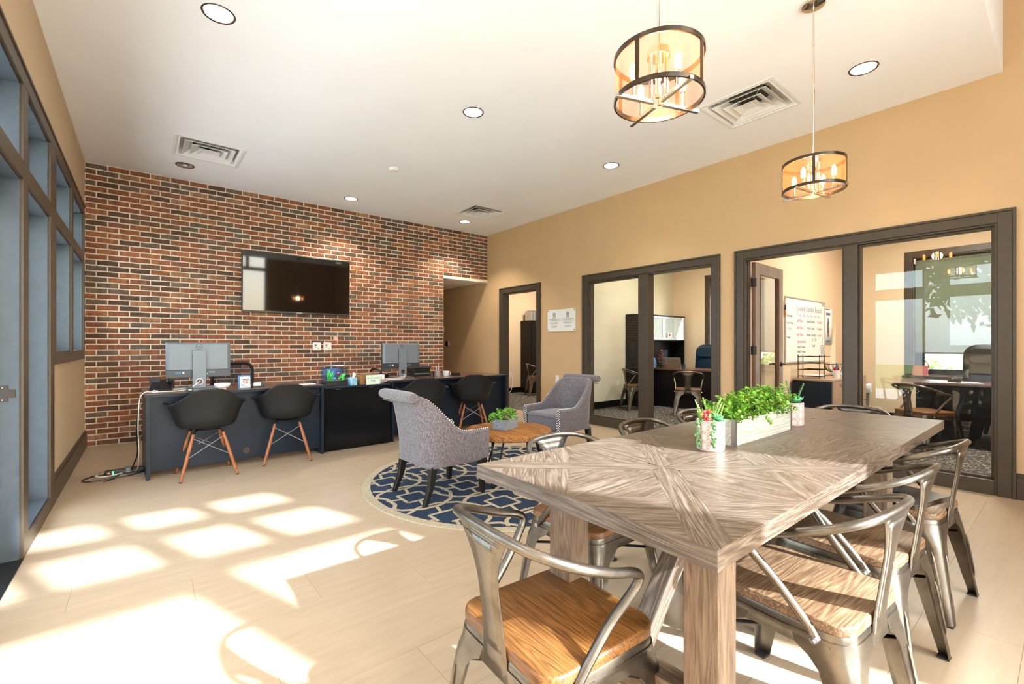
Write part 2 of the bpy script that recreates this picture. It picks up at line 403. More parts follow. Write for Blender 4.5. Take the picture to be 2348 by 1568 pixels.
# ---------------------------------------------------------------- room shell
XL, XR, YB, YW, ZC = -0.55, 5.33, 7.39, -2.0, 3.39
YS, ZH = 0.363, 4.6                      # where the ceiling steps up, and to what height
def wall(name, ax, t0, t1, a0, a1, z0, z1, holes, mat):
    """slab with holes; ax='x': thin along x (t0..t1), runs along y; ax='y': thin along y"""
    A = sorted({a0, a1, *[h[0] for h in holes], *[h[1] for h in holes]}); Z = sorted({z0, z1, *[h[2] for h in holes], *[h[3] for h in holes]})
    m = MB()
    for i in range(len(A)-1):
        for j in range(len(Z)-1):
            ca, cz = (A[i]+A[i+1])/2, (Z[j]+Z[j+1])/2
            if any(h[0] < ca < h[1] and h[2] < cz < h[3] for h in holes): continue
            if ax == 'x': m.box(t0, t1, A[i], A[i+1], Z[j], Z[j+1])
            else: m.box(A[i], A[i+1], t0, t1, Z[j], Z[j+1])
    return struct(m.build(name, mat, smooth=False))
def bar(m, ax, t0, t1, a0, a1, z0, z1):
    return m.box(t0, t1, a0, a1, z0, z1) if ax == 'x' else m.box(a0, a1, t0, t1, z0, z1)
def casing(parent, name, ax, t0, t1, a0, a1, z0, z1, w, mat='trim', bottom=False, bev=.003, sides=True):
    """flat casing around an opening a0..a1, z0..z1, w wide"""
    for s in ((a0-w, a0, z0, z1+w), (a1, a1+w, z0, z1+w)):
        bar(MB(), ax, t0, t1, *s).build(name, mat, parent, bev=bev, smooth=False)
    bar(MB(), ax, t0, t1, a0, a1, z1, z1+w).build(name, mat, parent, bev=bev, smooth=False)
    if bottom: bar(MB(), ax, t0, t1, a0, a1, z0-w, z0).build(name, mat, parent, bev=bev, smooth=False)
def jamb(parent, ax, t0, t1, a0, a1, z0, z1, w=.02, mat='trim', bottom=False, name='jamb'):
    for s in ((a0, a0+w, z0, z1), (a1-w, a1, z0, z1), (a0+w, a1-w, z1-w, z1)):
        bar(MB(), ax, t0, t1, *s).build(name, mat, parent, smooth=False, bev=.002)
    if bottom: bar(MB(), ax, t0, t1, a0+w, a1-w, z0, z0+w).build(name, mat, parent, smooth=False, bev=.002)

floor = struct(BX(XL-.3, XR+.12, YW-.2, YB+4, -.12, -.003).build('floor', 'plank', smooth=False))
pm = {}
for ri in range(31):
    y0 = -1.1+ri*.305-.6
    if y0 > YB: break
    x = XL-(ri*.47 % 1.22)
    while x < XR:
        xa, xb, ya, yb = max(x, XL), min(x+1.22, XR), max(y0, -1.7), min(y0+.305, YB)
        if xb-xa > .03 and yb-ya > .02 and ya > -.9:
            key = (round(xb-xa, 3), round(yb-ya, 3))
            if key not in pm:
                me = MB().box(.0005, key[0]-.0005, .0005, key[1]-.0005, 0, .0029).mesh('plank', False); me.materials.append(M['plank']); pm[key] = me
            link('plank', pm[key], floor, loc=(xa, ya, -.0031))
        x += 1.22
VENTS = ((.565, 6.145), (4.295, 6.15), (4.285, 1.865))
VA = sorted({XL-.3, XR+.12, *[v[0]-.27 for v in VENTS], *[v[0]+.27 for v in VENTS]}); VB = sorted({YS, YB+.2, *[v[1]-.27 for v in VENTS], *[v[1]+.27 for v in VENTS]})
m = MB()
for i in range(len(VA)-1):
    for j in range(len(VB)-1):
        cx, cy = (VA[i]+VA[i+1])/2, (VB[j]+VB[j+1])/2
        if not any(abs(cx-v[0]) < .27 and abs(cy-v[1]) < .27 for v in VENTS): m.box(VA[i], VA[i+1], VB[j], VB[j+1], ZC, ZC+.15)
ceil = struct(m.build('ceiling', 'ceiling', smooth=False))
BX(XL-.3, XR+.12, YS+.13, YB+.2, ZC+.15, ZC+.25).build('roof_deck', 'ceiling', ceil, smooth=False)
BX(XL-.3, XR+.12, YS, YS+.12, ZC+.15, ZH).build('ceiling_step', 'ceiling', ceil, smooth=False)
BX(XL-.3, XR+.12, YW-.2, YS+.12, ZH, ZH+.15).build('raised_ceiling', 'ceiling', ceil, smooth=False)

# left wall: exterior wall with a door opening, a sidelight and two high windows
LH = [(2.72, 3.737, .0, 2.15), (2.72, 3.737, 2.25, 2.69), (3.868, 4.697, .09, 2.15), (3.868, 4.697, 2.25, 2.69),
      (4.96, 5.926, 1.15, 2.15), (4.96, 5.926, 2.25, 2.69), (6.056, 7.03, 1.15, 2.15), (6.056, 7.03, 2.25, 2.69),
      (1.76, 2.589, .09, 2.15), (1.76, 2.589, 2.25, 2.69), (.5, 1.5, 1.15, 2.15), (.5, 1.5, 2.25, 2.69)]
wl = wall('wall_left', 'x', XL-.24, XL, YW-.2, YB, 0, ZH, LH, 'tanlight')
def openlining(parent, holes, ax, t0, t1):
    for h in holes: jamb(parent, ax, t0, t1, h[0], h[1], h[2], h[3], .012, 'trimsky', h[2] > .01, 'reveal_board')
wins = [('door_1', LH[0:2]), ('window_1', LH[2:4]), ('window_2', LH[4:6]), ('window_3', LH[6:8]), ('window_4', LH[8:10]), ('window_5', LH[10:12])]
for nm, hs in wins:
    e = bpy.data.objects.new(nm, None); COL.objects.link(e); struct(e)
    openlining(e, hs, 'x', XL-.235, XL+.004)
    for h in hs:
        if nm == 'door_1' and h[2] == 0:
            for ya in (h[0]+.012, h[1]-.05): BX(XL-.12, XL-.08, ya, ya+.038, 0, h[3]-.012).build('door_stop', 'trimsky', e, smooth=False, bev=.003)
            # glazed leaf of the entrance, shut behind its stop
            lf = MB(); y0, y1 = h[0]+.014, h[1]-.014
            lf.box(XL-.17, XL-.125, y0, y0+.12, .012, h[3]-.014).box(XL-.17, XL-.125, y1-.12, y1, .012, h[3]-.014).box(XL-.17, XL-.125, y0+.12, y1-.12, .012, .25).box(XL-.17, XL-.125, y0+.12, y1-.12, h[3]-.13, h[3]-.014)
            lf.build('door_leaf', 'trimsky', e, smooth=False, bev=.003); BX(XL-.15, XL-.144, y0+.12, y1-.12, .25, h[3]-.13).build('pane', 'glass', e, smooth=False)
        else:
            f = MB(); y0, y1, z0, z1 = h[0]+.012, h[1]-.012, h[2]+.012, h[3]-.012; w = .045
            f.box(XL-.16, XL-.11, y0, y0+w, z0, z1).box(XL-.16, XL-.11, y1-w, y1, z0, z1).box(XL-.16, XL-.11, y0+w, y1-w, z0, z0+w).box(XL-.16, XL-.11, y0+w, y1-w, z1-w, z1)
            f.build('window_frame', 'trimsky', e, smooth=False, bev=.003)
            g2 = MB(); q = .02
            g2.box(XL-.11, XL-.095, y0, y0+q, z0, z1).box(XL-.11, XL-.095, y1-q, y1, z0, z1).box(XL-.11, XL-.095, y0+q, y1-q, z1-q, z1)
            g2.build('glazing_bead', 'trimsky', e, smooth=False, bev=.003)
            BX(XL-.14, XL-.134, y0+w, y1-w, z0+w, z1-w).build('pane', 'glass', e, smooth=False)
# face casings of the left wall
tl = bpy.data.objects.new('trim_1', None); COL.objects.link(tl); struct(tl)
def tb(y0, y1, z0, z1, t=.02, mat='trim'): BX(XL-.002, XL+t, y0, y1, z0, z1).build('casing_board', mat, tl, smooth=False, bev=.003)
tb(.4, 7.13, 2.69, 2.78); BX(XL, XL+.028, .4, 7.13, 2.78, 2.80).build('cap_moulding', 'trim', tl, smooth=False, bev=.004)
tb(.5, 7.03, 2.15, 2.25)
for a, b, z in ((2.589, 2.72, 0), (3.737, 3.868, 0), (4.697, 4.87, 0), (1.60, 1.76, 0)): tb(a, b, z, 2.15); tb(a, b, 2.25, 2.69)
for a, b in ((4.87, 4.96), (5.926, 6.056), (7.03, 7.13), (1.5, 1.6), (.4, .5)): tb(a, b, 1.15, 2.15); tb(a, b, 2.25, 2.69)
tb(4.87, 7.13, 1.06, 1.15); tb(.4, 1.6, 1.06, 1.15); tb(3.868, 4.697, .0, .09); tb(1.76, 2.589, .0, .09)
BX(XL-.24, XL+.02, 2.72, 3.737, -.004, .006).build('threshold', 'satinblack', tl, smooth=False)
sp_ = thing('strike_plate', 'small bronze latch strike plate screwed to the grey entrance door jamb', 'plate', (XL-.06, 3.722, .94))
BX(-.022, .022, -.002, .003, -.045, .045).build('plate', 'handle', sp_, smooth=False, bev=.001)
BX(-.012, .05, -.004, .0, -.022, .022).build('latch_lip', 'handle', sp_, smooth=False, bev=.001)
BX(-.008, .01, -.006, -.003, -.012, .012).build('latch_hole', 'black', sp_, smooth=False)
for z in (-.034, .034): MB().lathe([(.004, 0), (.003, .002)], 8, (0, 0, 0), Matrix.Translation((0, -.002, z)) @ Matrix.Rotation(R(90), 4, 'X')).build('screw', 'steel', sp_)
bl = struct(BX(XL-.001, XL+.02, 4.87, YB-.002, 0, .17).build('baseboard_left', 'trim', smooth=False, bev=.004))
BX(XL-.001, XL+.012, 4.87, YB-.002, .17, .205).build('cap_moulding', 'trim', bl, smooth=False, bev=.004)

# brick wall with a corridor opening at its right end
OX, OZ = 4.322, 2.47
wb = wall('wall_back', 'y', YB, YB+.16, XL, XR, 0, ZC, [(OX, XR, 0, OZ)], 'mortar')
bm_cache = {}
def brick_mb(w, seed, z=CH-.0150):
    r = random.Random(seed); m = MB(); n = 4; P = []
    for (ax, az, bx, bz) in ((0, 0, w, 0), (w, 0, w, z), (w, z, 0, z), (0, z, 0, 0)):
        k = 4 if ax != bx else 1
        for i in range(k):
            t = i/k; P.append((ax+(bx-ax)*t, az+(bz-az)*t))
    b0 = [Vector((x, 0, q)) for x, q in P]; fr, ft = [], []
    for x, q in P:
        dx = r.uniform(-.0022, .0022); dz = r.uniform(-.0016, .0016)
        fr.append(Vector((x+dx, -.006, q+dz))); ft.append(Vector((min(max(x, .005), w-.005)+dx, -.0105+r.uniform(-.001, .001), min(max(q, .004), z-.004)+dz)))
    return m.loft([b0, fr, ft], True, False).add(ft, [tuple(range(len(ft)))])
cells = []
for rI in range(50):
    z0 = rI*CH+.0075; xe = OX if z0 < OZ-.01 else XR
    off = 0 if (rI+1) % 2 == 0 else BP/2
    c = 0
    x = XL-off
    while x < xe-.02:
        xa, xb = max(x+.0068, XL+.002), min(x+BP-.0067, xe-.002)
        if xb-xa > .02:
            q = CH-.0150
            if z0 < OZ < z0+q and xa >= OX-.03: z0b = OZ+.001; cells.append((xa, z0b, xb-xa, max(.012, z0+q-z0b)))
            else: cells.append((xa, z0, xb-xa, q))
        x += BP
full = [c for c in cells if c[3] > .05]; full.sort(key=lambda c: (c[0]+abs(c[1]-1.2)*.15))
single = set(id(c) for c in full[:298])
full_len = round(BP-.0135, 4); var = []
for i in range(5):
    me = brick_mb(full_len, i).mesh('brick', False); me.materials.append(M['brick']); var.append(me)
stuffm = MB()
for i, c in enumerate(cells):
    if id(c) in single:
        if abs(c[2]-full_len) < .002: me = var[i % 5]; sc = None
        else:
            key = (round(c[2], 3), i % 2)
            if key not in bm_cache:
                me = brick_mb(c[2], i).mesh('brick', False); me.materials.append(M['brick']); bm_cache[key] = me
            me = bm_cache[key]
        link('brick', me, wb, loc=(c[0], YB+.002+rnd.uniform(-.0015, .0015), c[1]))
    else:
        b = brick_mb(c[2], i % 37, c[3]); dy = YB+.002+rnd.uniform(-.0015, .0015)
        stuffm.add([(v[0]+c[0], v[1]+dy, v[2]+c[1]) for v in b.v], b.f)
stuffm.build('brick_field', 'brick', wb, smooth=False, kind='stuff')
BX(OX, OX+.004, YB-.004, YB+.16, 0, OZ).build('opening_edge', 'mortar', wb, smooth=False)
BX(OX, XR, YB-.006, YB+.16, OZ-.012, OZ).build('opening_head', 'ceiling', wb, smooth=False)
# corridor behind
struct(BX(OX-.12, OX, YB+.16, 11, 0, OZ+.4).build('wall_corridor', 'tan', smooth=False))
struct(BX(OX-.12, XR+.12, 11, 11.1, 0, OZ+.4).build('wall_corridor_end', 'tan', smooth=False))
struct(BX(OX-.12, XR+.12, YB+.16, 11.1, OZ, OZ+.1).build('ceiling_corridor', 'ceiling', smooth=False))

# right (tan) wall with its office openings
RH = [(5.907, 6.859, 0, 2.19), (2.753, 4.732, 0, 2.19), (.393, 2.378, 0, 2.19)]
wr = wall('wall_right', 'x', XR, XR+.12, YW-.2, 11.1, 0, ZH, RH, 'tan')
tr = bpy.data.objects.new('trim_2', None); COL.objects.link(tr); struct(tr)
for h in RH:
    casing(tr, 'casing_board', 'x', XR-.020, XR+.001, h[0], h[1], 0, h[3], .082)
    casing(tr, 'back_band', 'x', XR-.030, XR+.001, h[0]-.082, h[1]+.082, 0, h[3]+.082, .020)
    jamb(tr, 'x', XR-.004, XR+.124, h[0], h[1], 0, h[3], .018)
    casing(tr, 'inner_casing_board', 'x', XR+.119, XR+.135, h[0], h[1], 0, h[3], .09)
    for a in (h[0]+.018, h[1]-.03): BX(XR+.045, XR+.085, a, a+.012, 0, h[3]-.018).build('door_stop', 'trim', tr, smooth=False, bev=.002)
def post(a, b, z1=2.172): BX(XR-.02, XR+.125, a, b, 0, z1).build('mullion_post', 'trim', tr, smooth=False, bev=.004); BX(XR-.004, XR+.06, b, b+.018, 0, z1).build('door_stop', 'trim', tr, smooth=False, bev=.002)
post(3.646, 3.793); post(1.313, 1.422)
# fixed glass beside each door
def fixed(nm, a, b):
    e = bpy.data.objects.new(nm, None); COL.objects.link(e); struct(e)
    BX(XR-.012, XR+.12, a, b, 0, .12).build('bottom_rail', 'trim', e, smooth=False, bev=.004)
    t = MB(); x0, x1 = XR+.03, XR+.085
    t.box(x0, x1, a, a+.02, .12, 2.172).box(x0, x1, b-.02, b, .12, 2.172).box(x0, x1, a+.02, b-.02, .12, .142).box(x0, x1, a+.02, b-.02, 2.152, 2.172)
    t.build('glazing_bead', 'trim', e, smooth=False, bev=.003)
    BX(XR+.055, XR+.061, a+.02, b-.02, .142, 2.152).build('pane', 'glass', e, smooth=False)
fixed('window_6', 3.811, 4.714); fixed('window_7', .411, 1.313)
def base(nm, y0, y1):
    o = struct(BX(XR-.016, XR+.001, y0, y1, 0, .17).build(nm, 'trim', smooth=False, bev=.004))
    BX(XR-.01, XR+.001, y0, y1, .17, .205).build('cap_moulding', 'trim', o, smooth=False, bev=.004)
base('baseboard_right_1', YW, .291); base('baseboard_right_2', 4.834, 5.805); base('baseboard_right_3', 6.961, 11); base('baseboard_right_4', 2.48, 2.651)
# window wall behind the camera: the sun comes in through it
BH = []
for x0, x1 in ((1.0, 1.92), (2.11, 3.06)):
    zt = 3.18 if x0 < 2 else 3.29; BH.append((x0, x1, .12, zt))
    z2 = 3.40 if x0 < 2 else 3.39
    if x0 < 2:
        for a, b in ((1.0, 1.46), (1.54, 2.0)): BH += [(a, b, z2, 3.77), (a, b, 3.86, 4.15)]
    else:
        for a, b in ((2.11, 2.51), (2.60, 3.06)): BH += [(a, b, z2, 3.77), (a, b, 3.86, 4.15)]
BH += [(-.35, .72, .12, 3.18), (-.35, .72, 3.4, 4.15)]
ww = wall('wall_window_side', 'y', YW-.14, YW, XL-.24, XR+.12, 0, ZH, BH, 'tan')
for h in BH: BX(h[0], h[1], YW-.08, YW-.074, h[2], h[3]).build('pane', 'glass', ww, smooth=False); jamb(ww, 'y', YW-.12, YW+.01, h[0], h[1], h[2], h[3], .006, 'trimsky', True, 'frame_board')

# offices behind the right wall
XF, ZO = 9.3, 3.15
cf = struct(BX(XR+.12, XF+.2, -1.5, 9.3, -.1, -.001).build('floor_offices', 'carpet', smooth=False))
struct(BX(XR+.12, XF+.2, -1.5, 9.3, ZO, ZO+.1).build('ceiling_offices', 'ceiling', smooth=False))
FH = [(.25, 1.6, .74, 2.57), (3.55, 4.87, .74, 2.60)]
struct(wall('wall_offices_far', 'x', XF, XF+.2, -1.5, 9.3, 0, ZO, FH, 'cream'))
struct(BX(XR+.12, XF, 2.51, 2.62, 0, ZO).build('wall_office_partition', 'cream', smooth=False))
struct(BX(XR+.12, XF, 5.70, 5.80, 0, ZO).build('wall_office_back', 'greige', smooth=False))
struct(BX(XR+.12, XF, 9.0, 9.1, 0, ZO).build('wall_office_end', 'cream', smooth=False))
struct(BX(XR+.12, XF, -1.5, -1.4, 0, ZO).build('wall_office_front', 'cream', smooth=False))
for i, (a, b, c, d) in enumerate(((XF-.014, XF, -1.4, 2.51), (XF-.014, XF, 2.62, 5.7), (XR+.3, XF, 2.496, 2.51), (XR+.3, XF, 5.686, 5.7), (XR+.12, XF, 8.986, 9.0))):
    struct(BX(a, b, c, d, 0, .13).build('baseboard_office_%d' % (i+1), 'officeblack', smooth=False, bev=.003))
for nm, (a, b, z0, z1) in (('window_8', FH[0]), ('window_9', FH[1])):
    e = bpy.data.objects.new(nm, None); COL.objects.link(e); struct(e)
    casing(e, 'casing_board', 'x', XF-.02, XF+.001, a, b, z0, z1, .09)
    jamb(e, 'x', XF-.002, XF+.19, a, b, z0, z1, .015, 'trim', True)
    BX(XF-.07, XF+.02, a-.11, b+.11, z0-.03, z0).build('sill_board', 'trim', e, smooth=False, bev=.004)
    f = MB(); x0, x1 = XF+.12, XF+.17
    f.box(x0, x1, a+.015, a+.075, z0, z1).box(x0, x1, b-.13, b-.015, z0, z1).box(x0, x1, a, b, z0+.015, z0+.1).box(x0, x1, a, b, z1-.08, z1)
    f.build('window_frame', 'black', e, smooth=False, bev=.003)
    BX(XF+.145, XF+.150, a+.07, b-.12, z0+.1, z1-.08).build('pane', 'glass', e, smooth=False)
    if nm == 'window_8': MB().tube(spline([(XF+.1, 1.50, .98), (XF+.06, 1.47, .985), (XF+.06, 1.42, .92), (XF+.06, 1.41, .85)], 4), .008, 6).build('crank_handle', 'handle', e)
# roller shade in the near office window
t = thing('roller_shade', 'grey-green see-through roller shade pulled most of the way down the office window', 'shade', (XF, .9, 2.5))
MB().lathe([(.022, -.66), (.022, .66)], 12, (0, 0, 0), Matrix.Translation((.045, .02, 0)) @ Matrix.Rotation(R(90), 4, 'X')).build('roller_tube', 'shade', t)
BX(.03, .032, -.64, .665, -1.40, 0).build('shade_cloth', 'shade', t, smooth=False)
BX(.022, .04, -.64, .665, -1.425, -1.40).build('hem_bar', 'trim', t, smooth=False, bev=.004)
BX(.02, .07, .66, .678, -.03, .05).build('bracket', 'white', t, smooth=False)
# swung-open glazed door of the near office
t = thing('office_door', 'taupe wooden office door with a tall glass pane standing wide open', 'door', (XR+.13, 2.352, 0), R(1.5))
D, Wd, Hd = .044, .84, 2.165
for nm, b, mt in (('stile', (0, .13, -D, 0, .012, Hd), 'doorwood'), ('stile', (Wd-.13, Wd, -D, 0, .012, Hd), 'doorwood'), ('top_rail', (.13, Wd-.13, -D, 0, Hd-.13, Hd), 'doorwood'), ('bottom_rail', (.13, Wd-.13, -D, 0, .012, .25), 'doorwood')):
    BX(*b).build(nm, mt, t, smooth=False, bev=.002)
BX(-.002, 0, -D, 0, .012, Hd).build('hinge_edge', 'doorwoodside', t, smooth=False)
for b in ((.13, .142, -D-.004, .004, .25, Hd-.13), (Wd-.142, Wd-.13, -D-.004, .004, .25, Hd-.13)): BX(*b).build('glazing_bead', 'doorwoodside', t, smooth=False)
BX(.13, Wd-.13, -D/2-.003, -D/2+.003, .25, Hd-.13).build('pane', 'glass', t, smooth=False)
for z in (1.93, 1.15, .3):
    h = BX(-.012, .0, -D-.004, .004, z-.05, z+.05).build('hinge', 'handle', t, smooth=False, bev=.001)
    MB().tube([(-.012, -D-.008, z-.05), (-.012, -D-.008, z+.05)], .007, 8).build('hinge_pin', 'handle', h)
for s in (-1, 1):
    y = -D if s < 0 else 0
    h = MB().lathe([(.03, 0), (.03, .008), (.012, .012), (.012, .045)], 16, (0, 0, 0), Matrix.Translation((Wd-.065, y, .97)) @ Matrix.Rotation(R(90*(1 if s < 0 else -1)), 4, 'X')).build('door_handle', 'handle', t)
    MB().tube(spline([(Wd-.065, y+s*.045, .97), (Wd-.11, y+s*.052, .972), (Wd-.18, y+s*.047, .965)], 4), .009, 8).build('lever', 'handle', h)

# ---------------------------------------------------------------- outdoors
g0 = struct(BX(-30, 40, -40, 40, -.30, -.16).build('ground_lawn', 'grass', smooth=False))
struct(BX(-8, 8, -12, YW-.14, -.16, -.13).build('ground_paving', 'paving', smooth=False))
struct(BX(-7, XL-.24, YW-.14, 14, -.16, -.13).build('ground_paving_side', 'paving', smooth=False))
def leafcloud(n, rx, ry, rz, ls, seed, shellf=.55):
    r = random.Random(seed); m = MB()
    for i in range(n):
        d = Vector((r.gauss(0, 1), r.gauss(0, 1), r.gauss(0, 1))).normalized()*(shellf+(1-shellf)*r.random())
        p = Vector((d.x*rx, d.y*ry, d.z*rz)); a = Vector((r.gauss(0, 1), r.gauss(0, 1), r.gauss(0, 1))).normalized(); b = a.orthogonal().normalized()
        s = ls*r.uniform(.6, 1.3)
        m.add([p-a*s, p+b*s*.5, p+a*s, p-b*s*.5], [(0, 1, 2, 3)])
    return m
for i, (x, y, hgt) in enumerate(((12.2, -1.2, 1.25), (12.4, .5, 1.3), (12.3, 2.2, 1.25), (12.2, 3.9, 1.3), (12.4, 5.6, 1.25))):
    lc = leafcloud(2600, .7, .76, hgt/2*.94, .06, i)
    t = thing('hedge_bush', ['pale clipped shrub outside, right end of the row seen under the shade', 'pale clipped shrub outside straight behind the near office window', 'pale clipped shrub outside left of the near office window', 'pale clipped shrub outside the farther office window', 'pale clipped shrub outside, far left end of the row'][i], 'shrub', (x, y, -.16), group='shrubs outside the office windows')
    lc.build('foliage', 'hedge', t, smooth=False, kind='stuff', loc=(0, 0, hgt/2)); MB().tube([(0, 0, 0), (0, 0, hgt*.6)], .04, 6).build('stem', 'bark', t)
for i, (x, y, hgt) in enumerate(((20, 1.2, 6.5), (24, 8.2, 7), (21, -6.2, 6.5), (20, 15.2, 7))):
    t = thing('garden_tree', ['leafy tree outside, straight behind the near office window', 'leafy tree outside beyond the farther office window', 'leafy tree outside at the right of the lawn', 'leafy tree outside at the far left of the lawn'][i], 'tree', (x, y, -.16), group='trees beyond the lawn')
    MB().tube(spline([(0, 0, 0), (.1, 0, hgt*.3), (0, .1, hgt*.65)], 4), .16, 8).build('trunk', 'bark', t)
    leafcloud(3000, 2.3, 2.7, hgt*.34, .20, 20+i, .45).build('crown', 'tree', t, smooth=False, kind='stuff', loc=(0, 0, hgt*.62))
# ---------------------------------------------------------------- ceiling fixtures
DLS = [(.38, 3.545), (2.397, 3.545), (4.41, 3.545), (2.397, 6.785), (4.41, 6.785), (.383, 6.785), (4.41, 1.05), (.38, 1.05)]
DLN = ['lit recessed downlight in the ceiling nearest the left wall', 'lit recessed downlight in the middle of the ceiling', 'lit recessed downlight right of the middle of the ceiling',
       'lit recessed downlight above the wall television, beside the brick wall', 'lit recessed downlight in front of the rightmost brick, over the corridor opening', 'unlit recessed downlight with bright ribbed reflector near the left brick corner',
       'lit recessed downlight behind the two pendants near the tan wall', 'lit recessed downlight over the camera side of the room']
for i, (x, y) in enumerate(DLS):
    t = thing('recessed_downlight', DLN[i], 'ceiling light', (x, y, ZC), 0, 'recessed downlights')
    MB().lathe([(.080, -.002), (.094, -.006), (.098, -.001), (.098, .001)], 32, cap0=False, cap1=False).build('trim_ring', 'bronze', t, solid=.001)
    if i != 5:
        MB().lathe([(.0001, -.003), (.082, -.003)], 28, cap0=False, cap1=False).build('lens', 'lamp', t)
        ld = bpy.data.lights.new('downlight_beam', 'SPOT'); ld.energy = 20 if i not in (3, 4) else 90; ld.spot_size = R(112); ld.spot_blend = .55; ld.shadow_soft_size = .06; ld.color = (1, .90, .76)
        lo = bpy.data.objects.new('downlight_beam', ld); COL.objects.link(lo); lo.parent = t; lo.location = (0, 0, -.03)
    else:
        k = MB(); k.loft([[Vector((r_*cos(2*pi*j/40), r_*sin(2*pi*j/40), -.002-.004*(j % 2)*(r_ > .03))) for j in range(40)] for r_ in (.081, .03, .0003)], True, False); k.build('reflector', 'chrome', t)
        MB().lathe([(.028, -.003), (.022, -.008), (.001, -.010)], 14).build('lamp_bulb', 'white', t)
t = thing('smoke_detector', 'small round white smoke detector on the ceiling', 'detector', (2.395, 5.286, ZC))
MB().lathe([(.058, 0), (.058, -.012), (.045, -.03), (.0001, -.034)], 28, cap0=False).build('housing', 'white', t)
MB().lathe([(.014, -.034), (.012, -.042), (.0001, -.043)], 14, cap0=False).build('sensor_dome', 'white', t)
for i, (x, y) in enumerate(((.565, 6.145), (4.295, 6.15), (4.285, 1.865))):
    t = thing('ceiling_diffuser', ['square white ceiling air diffuser above the left monitor', 'square white ceiling air diffuser near the brick and tan corner', 'square white ceiling air diffuser seen between the two pendants'][i], 'vent', (x, y, ZC), 0, 'square air diffusers')
    def sq(s, z): return [Vector((a*s, b*s, z)) for a, b in ((1, 1), (-1, 1), (-1, -1), (1, -1))]
    MB().loft([sq(.322, -.001), sq(.322, -.006), sq(.298, -.007), sq(.290, -.002), sq(.262, .06)], True, False).build('frame', 'white', t, smooth=False)
    MB().loft([sq(.235, -.012), sq(.230, -.006), sq(.150, .05)], True, False).build('louver', 'white', t, smooth=False, solid=.003)
    MB().loft([sq(.165, -.018), sq(.160, -.012), sq(.09, .03)], True, False).build('louver', 'white', t, smooth=False, solid=.003)
    MB().loft([sq(.10, -.022), sq(.096, -.019), sq(.05, -.005), sq(.0005, -.005)], True, False).build('centre_cone', 'white', t, smooth=False, solid=.003)
    MB().loft([sq(.262, .06), sq(.262, .10), sq(.0005, .10)], True, False).build('plenum', 'white', t, smooth=False)
    MB().lathe([(.17, .098), (.17, .085), (.0001, .084)], 24, cap0=False).build('duct', 'black', t)
    s = MB()
    for a, b in ((1, 1), (-1, 1), (-1, -1), (1, -1)): s.tube([(a*.06, b*.06, .02), (a*.25, b*.25, .045)], .0025, 4)
    s.build('wire_brace', 'white', t, kind='stuff')

# ---------------------------------------------------------------- pendants
def pendant(x, y, z, lab, rz):
    t = thing('drum_pendant', lab, 'pendant lamp', (x, y, z), rz, 'drum pendants')
    r, h = .172, .185
    for zz in (0, h-.018):
        MB().lathe([(r-.004, zz), (r+.003, zz), (r+.003, zz+.018), (r-.004, zz+.018), (r-.004, zz)], 48, cap0=False, cap1=False).build('ring', 'bronze', t)
    s = MB(); s.lathe([(r-.003, .016), (r-.003, h-.016)], 64, cap0=False, cap1=False).build('mesh_screen', 'screen', t)
    for k in range(4):
        a = R(27+90*k); Mx = Matrix.Rotation(a, 4, 'Z')
        MB().box(r-.003, r+.002, -.008, .008, .016, h-.016, Mx).build('strap', 'bronze', t, smooth=False)
    for k in range(4):
        a = R(90*k); Mx = Matrix.Rotation(a, 4, 'Z')
        am = MB().box(.022, r+.022, -.008, .008, -.014, .0, Mx).build('cross_arm', 'chrome', t, smooth=False, bev=.001)
        MB().lathe([(.008, 0), (.008, .012), (.006, .014), (.006, .055), (.009, .058), (.009, .062)], 12, (.118*cos(a), .118*sin(a), 0)).build('candle_sleeve', 'chrome', am)
        MB().lathe([(.007, .062), (.0135, .075), (.0135, .108), (.007, .126), (.001, .132)], 12, (.118*cos(a), .118*sin(a), 0)).build('bulb', 'bulb', am)
    MB().lathe([(.045, h-.01), (.045, h+.018), (.006, h+.02)], 28).build('hub_cap', 'chrome', t)
    for k in range(4):
        a = R(45+90*k); MB().lathe([(.008, .0), (.008, h-.01)], 10, (.03*cos(a), .03*sin(a), 0)).build('hub_rod', 'chrome', t)
    zc = ZC-z
    MB().lathe([(.006, h+.018), (.006, zc-.02)], 12).build('stem_rod', 'chrome', t)
    for zz in (.45, .75): MB().lathe([(.0075, h+zz-.01), (.0075, h+zz+.01)], 12).build('stem_joint', 'chrome', t)
    MB().lathe([(.02, zc-.03), (.065, zc-.018), (.068, zc-.001)], 28).build('canopy', 'chrome', t)
    ld = bpy.data.lights.new('pendant_glow', 'POINT'); ld.energy = 13; ld.shadow_soft_size = .05; ld.color = (1, .70, .42)
    lo = bpy.data.objects.new('pendant_glow', ld); COL.objects.link(lo); lo.parent = t; lo.location = (0, 0, .1)
pendant(1.603, 1.05, 2.185, 'large-looking near drum pendant with mesh screen and glowing candle bulbs', R(-20))
pendant(3.32, 1.05, 2.19, 'farther drum pendant with mesh screen hanging over the table end', R(-9))

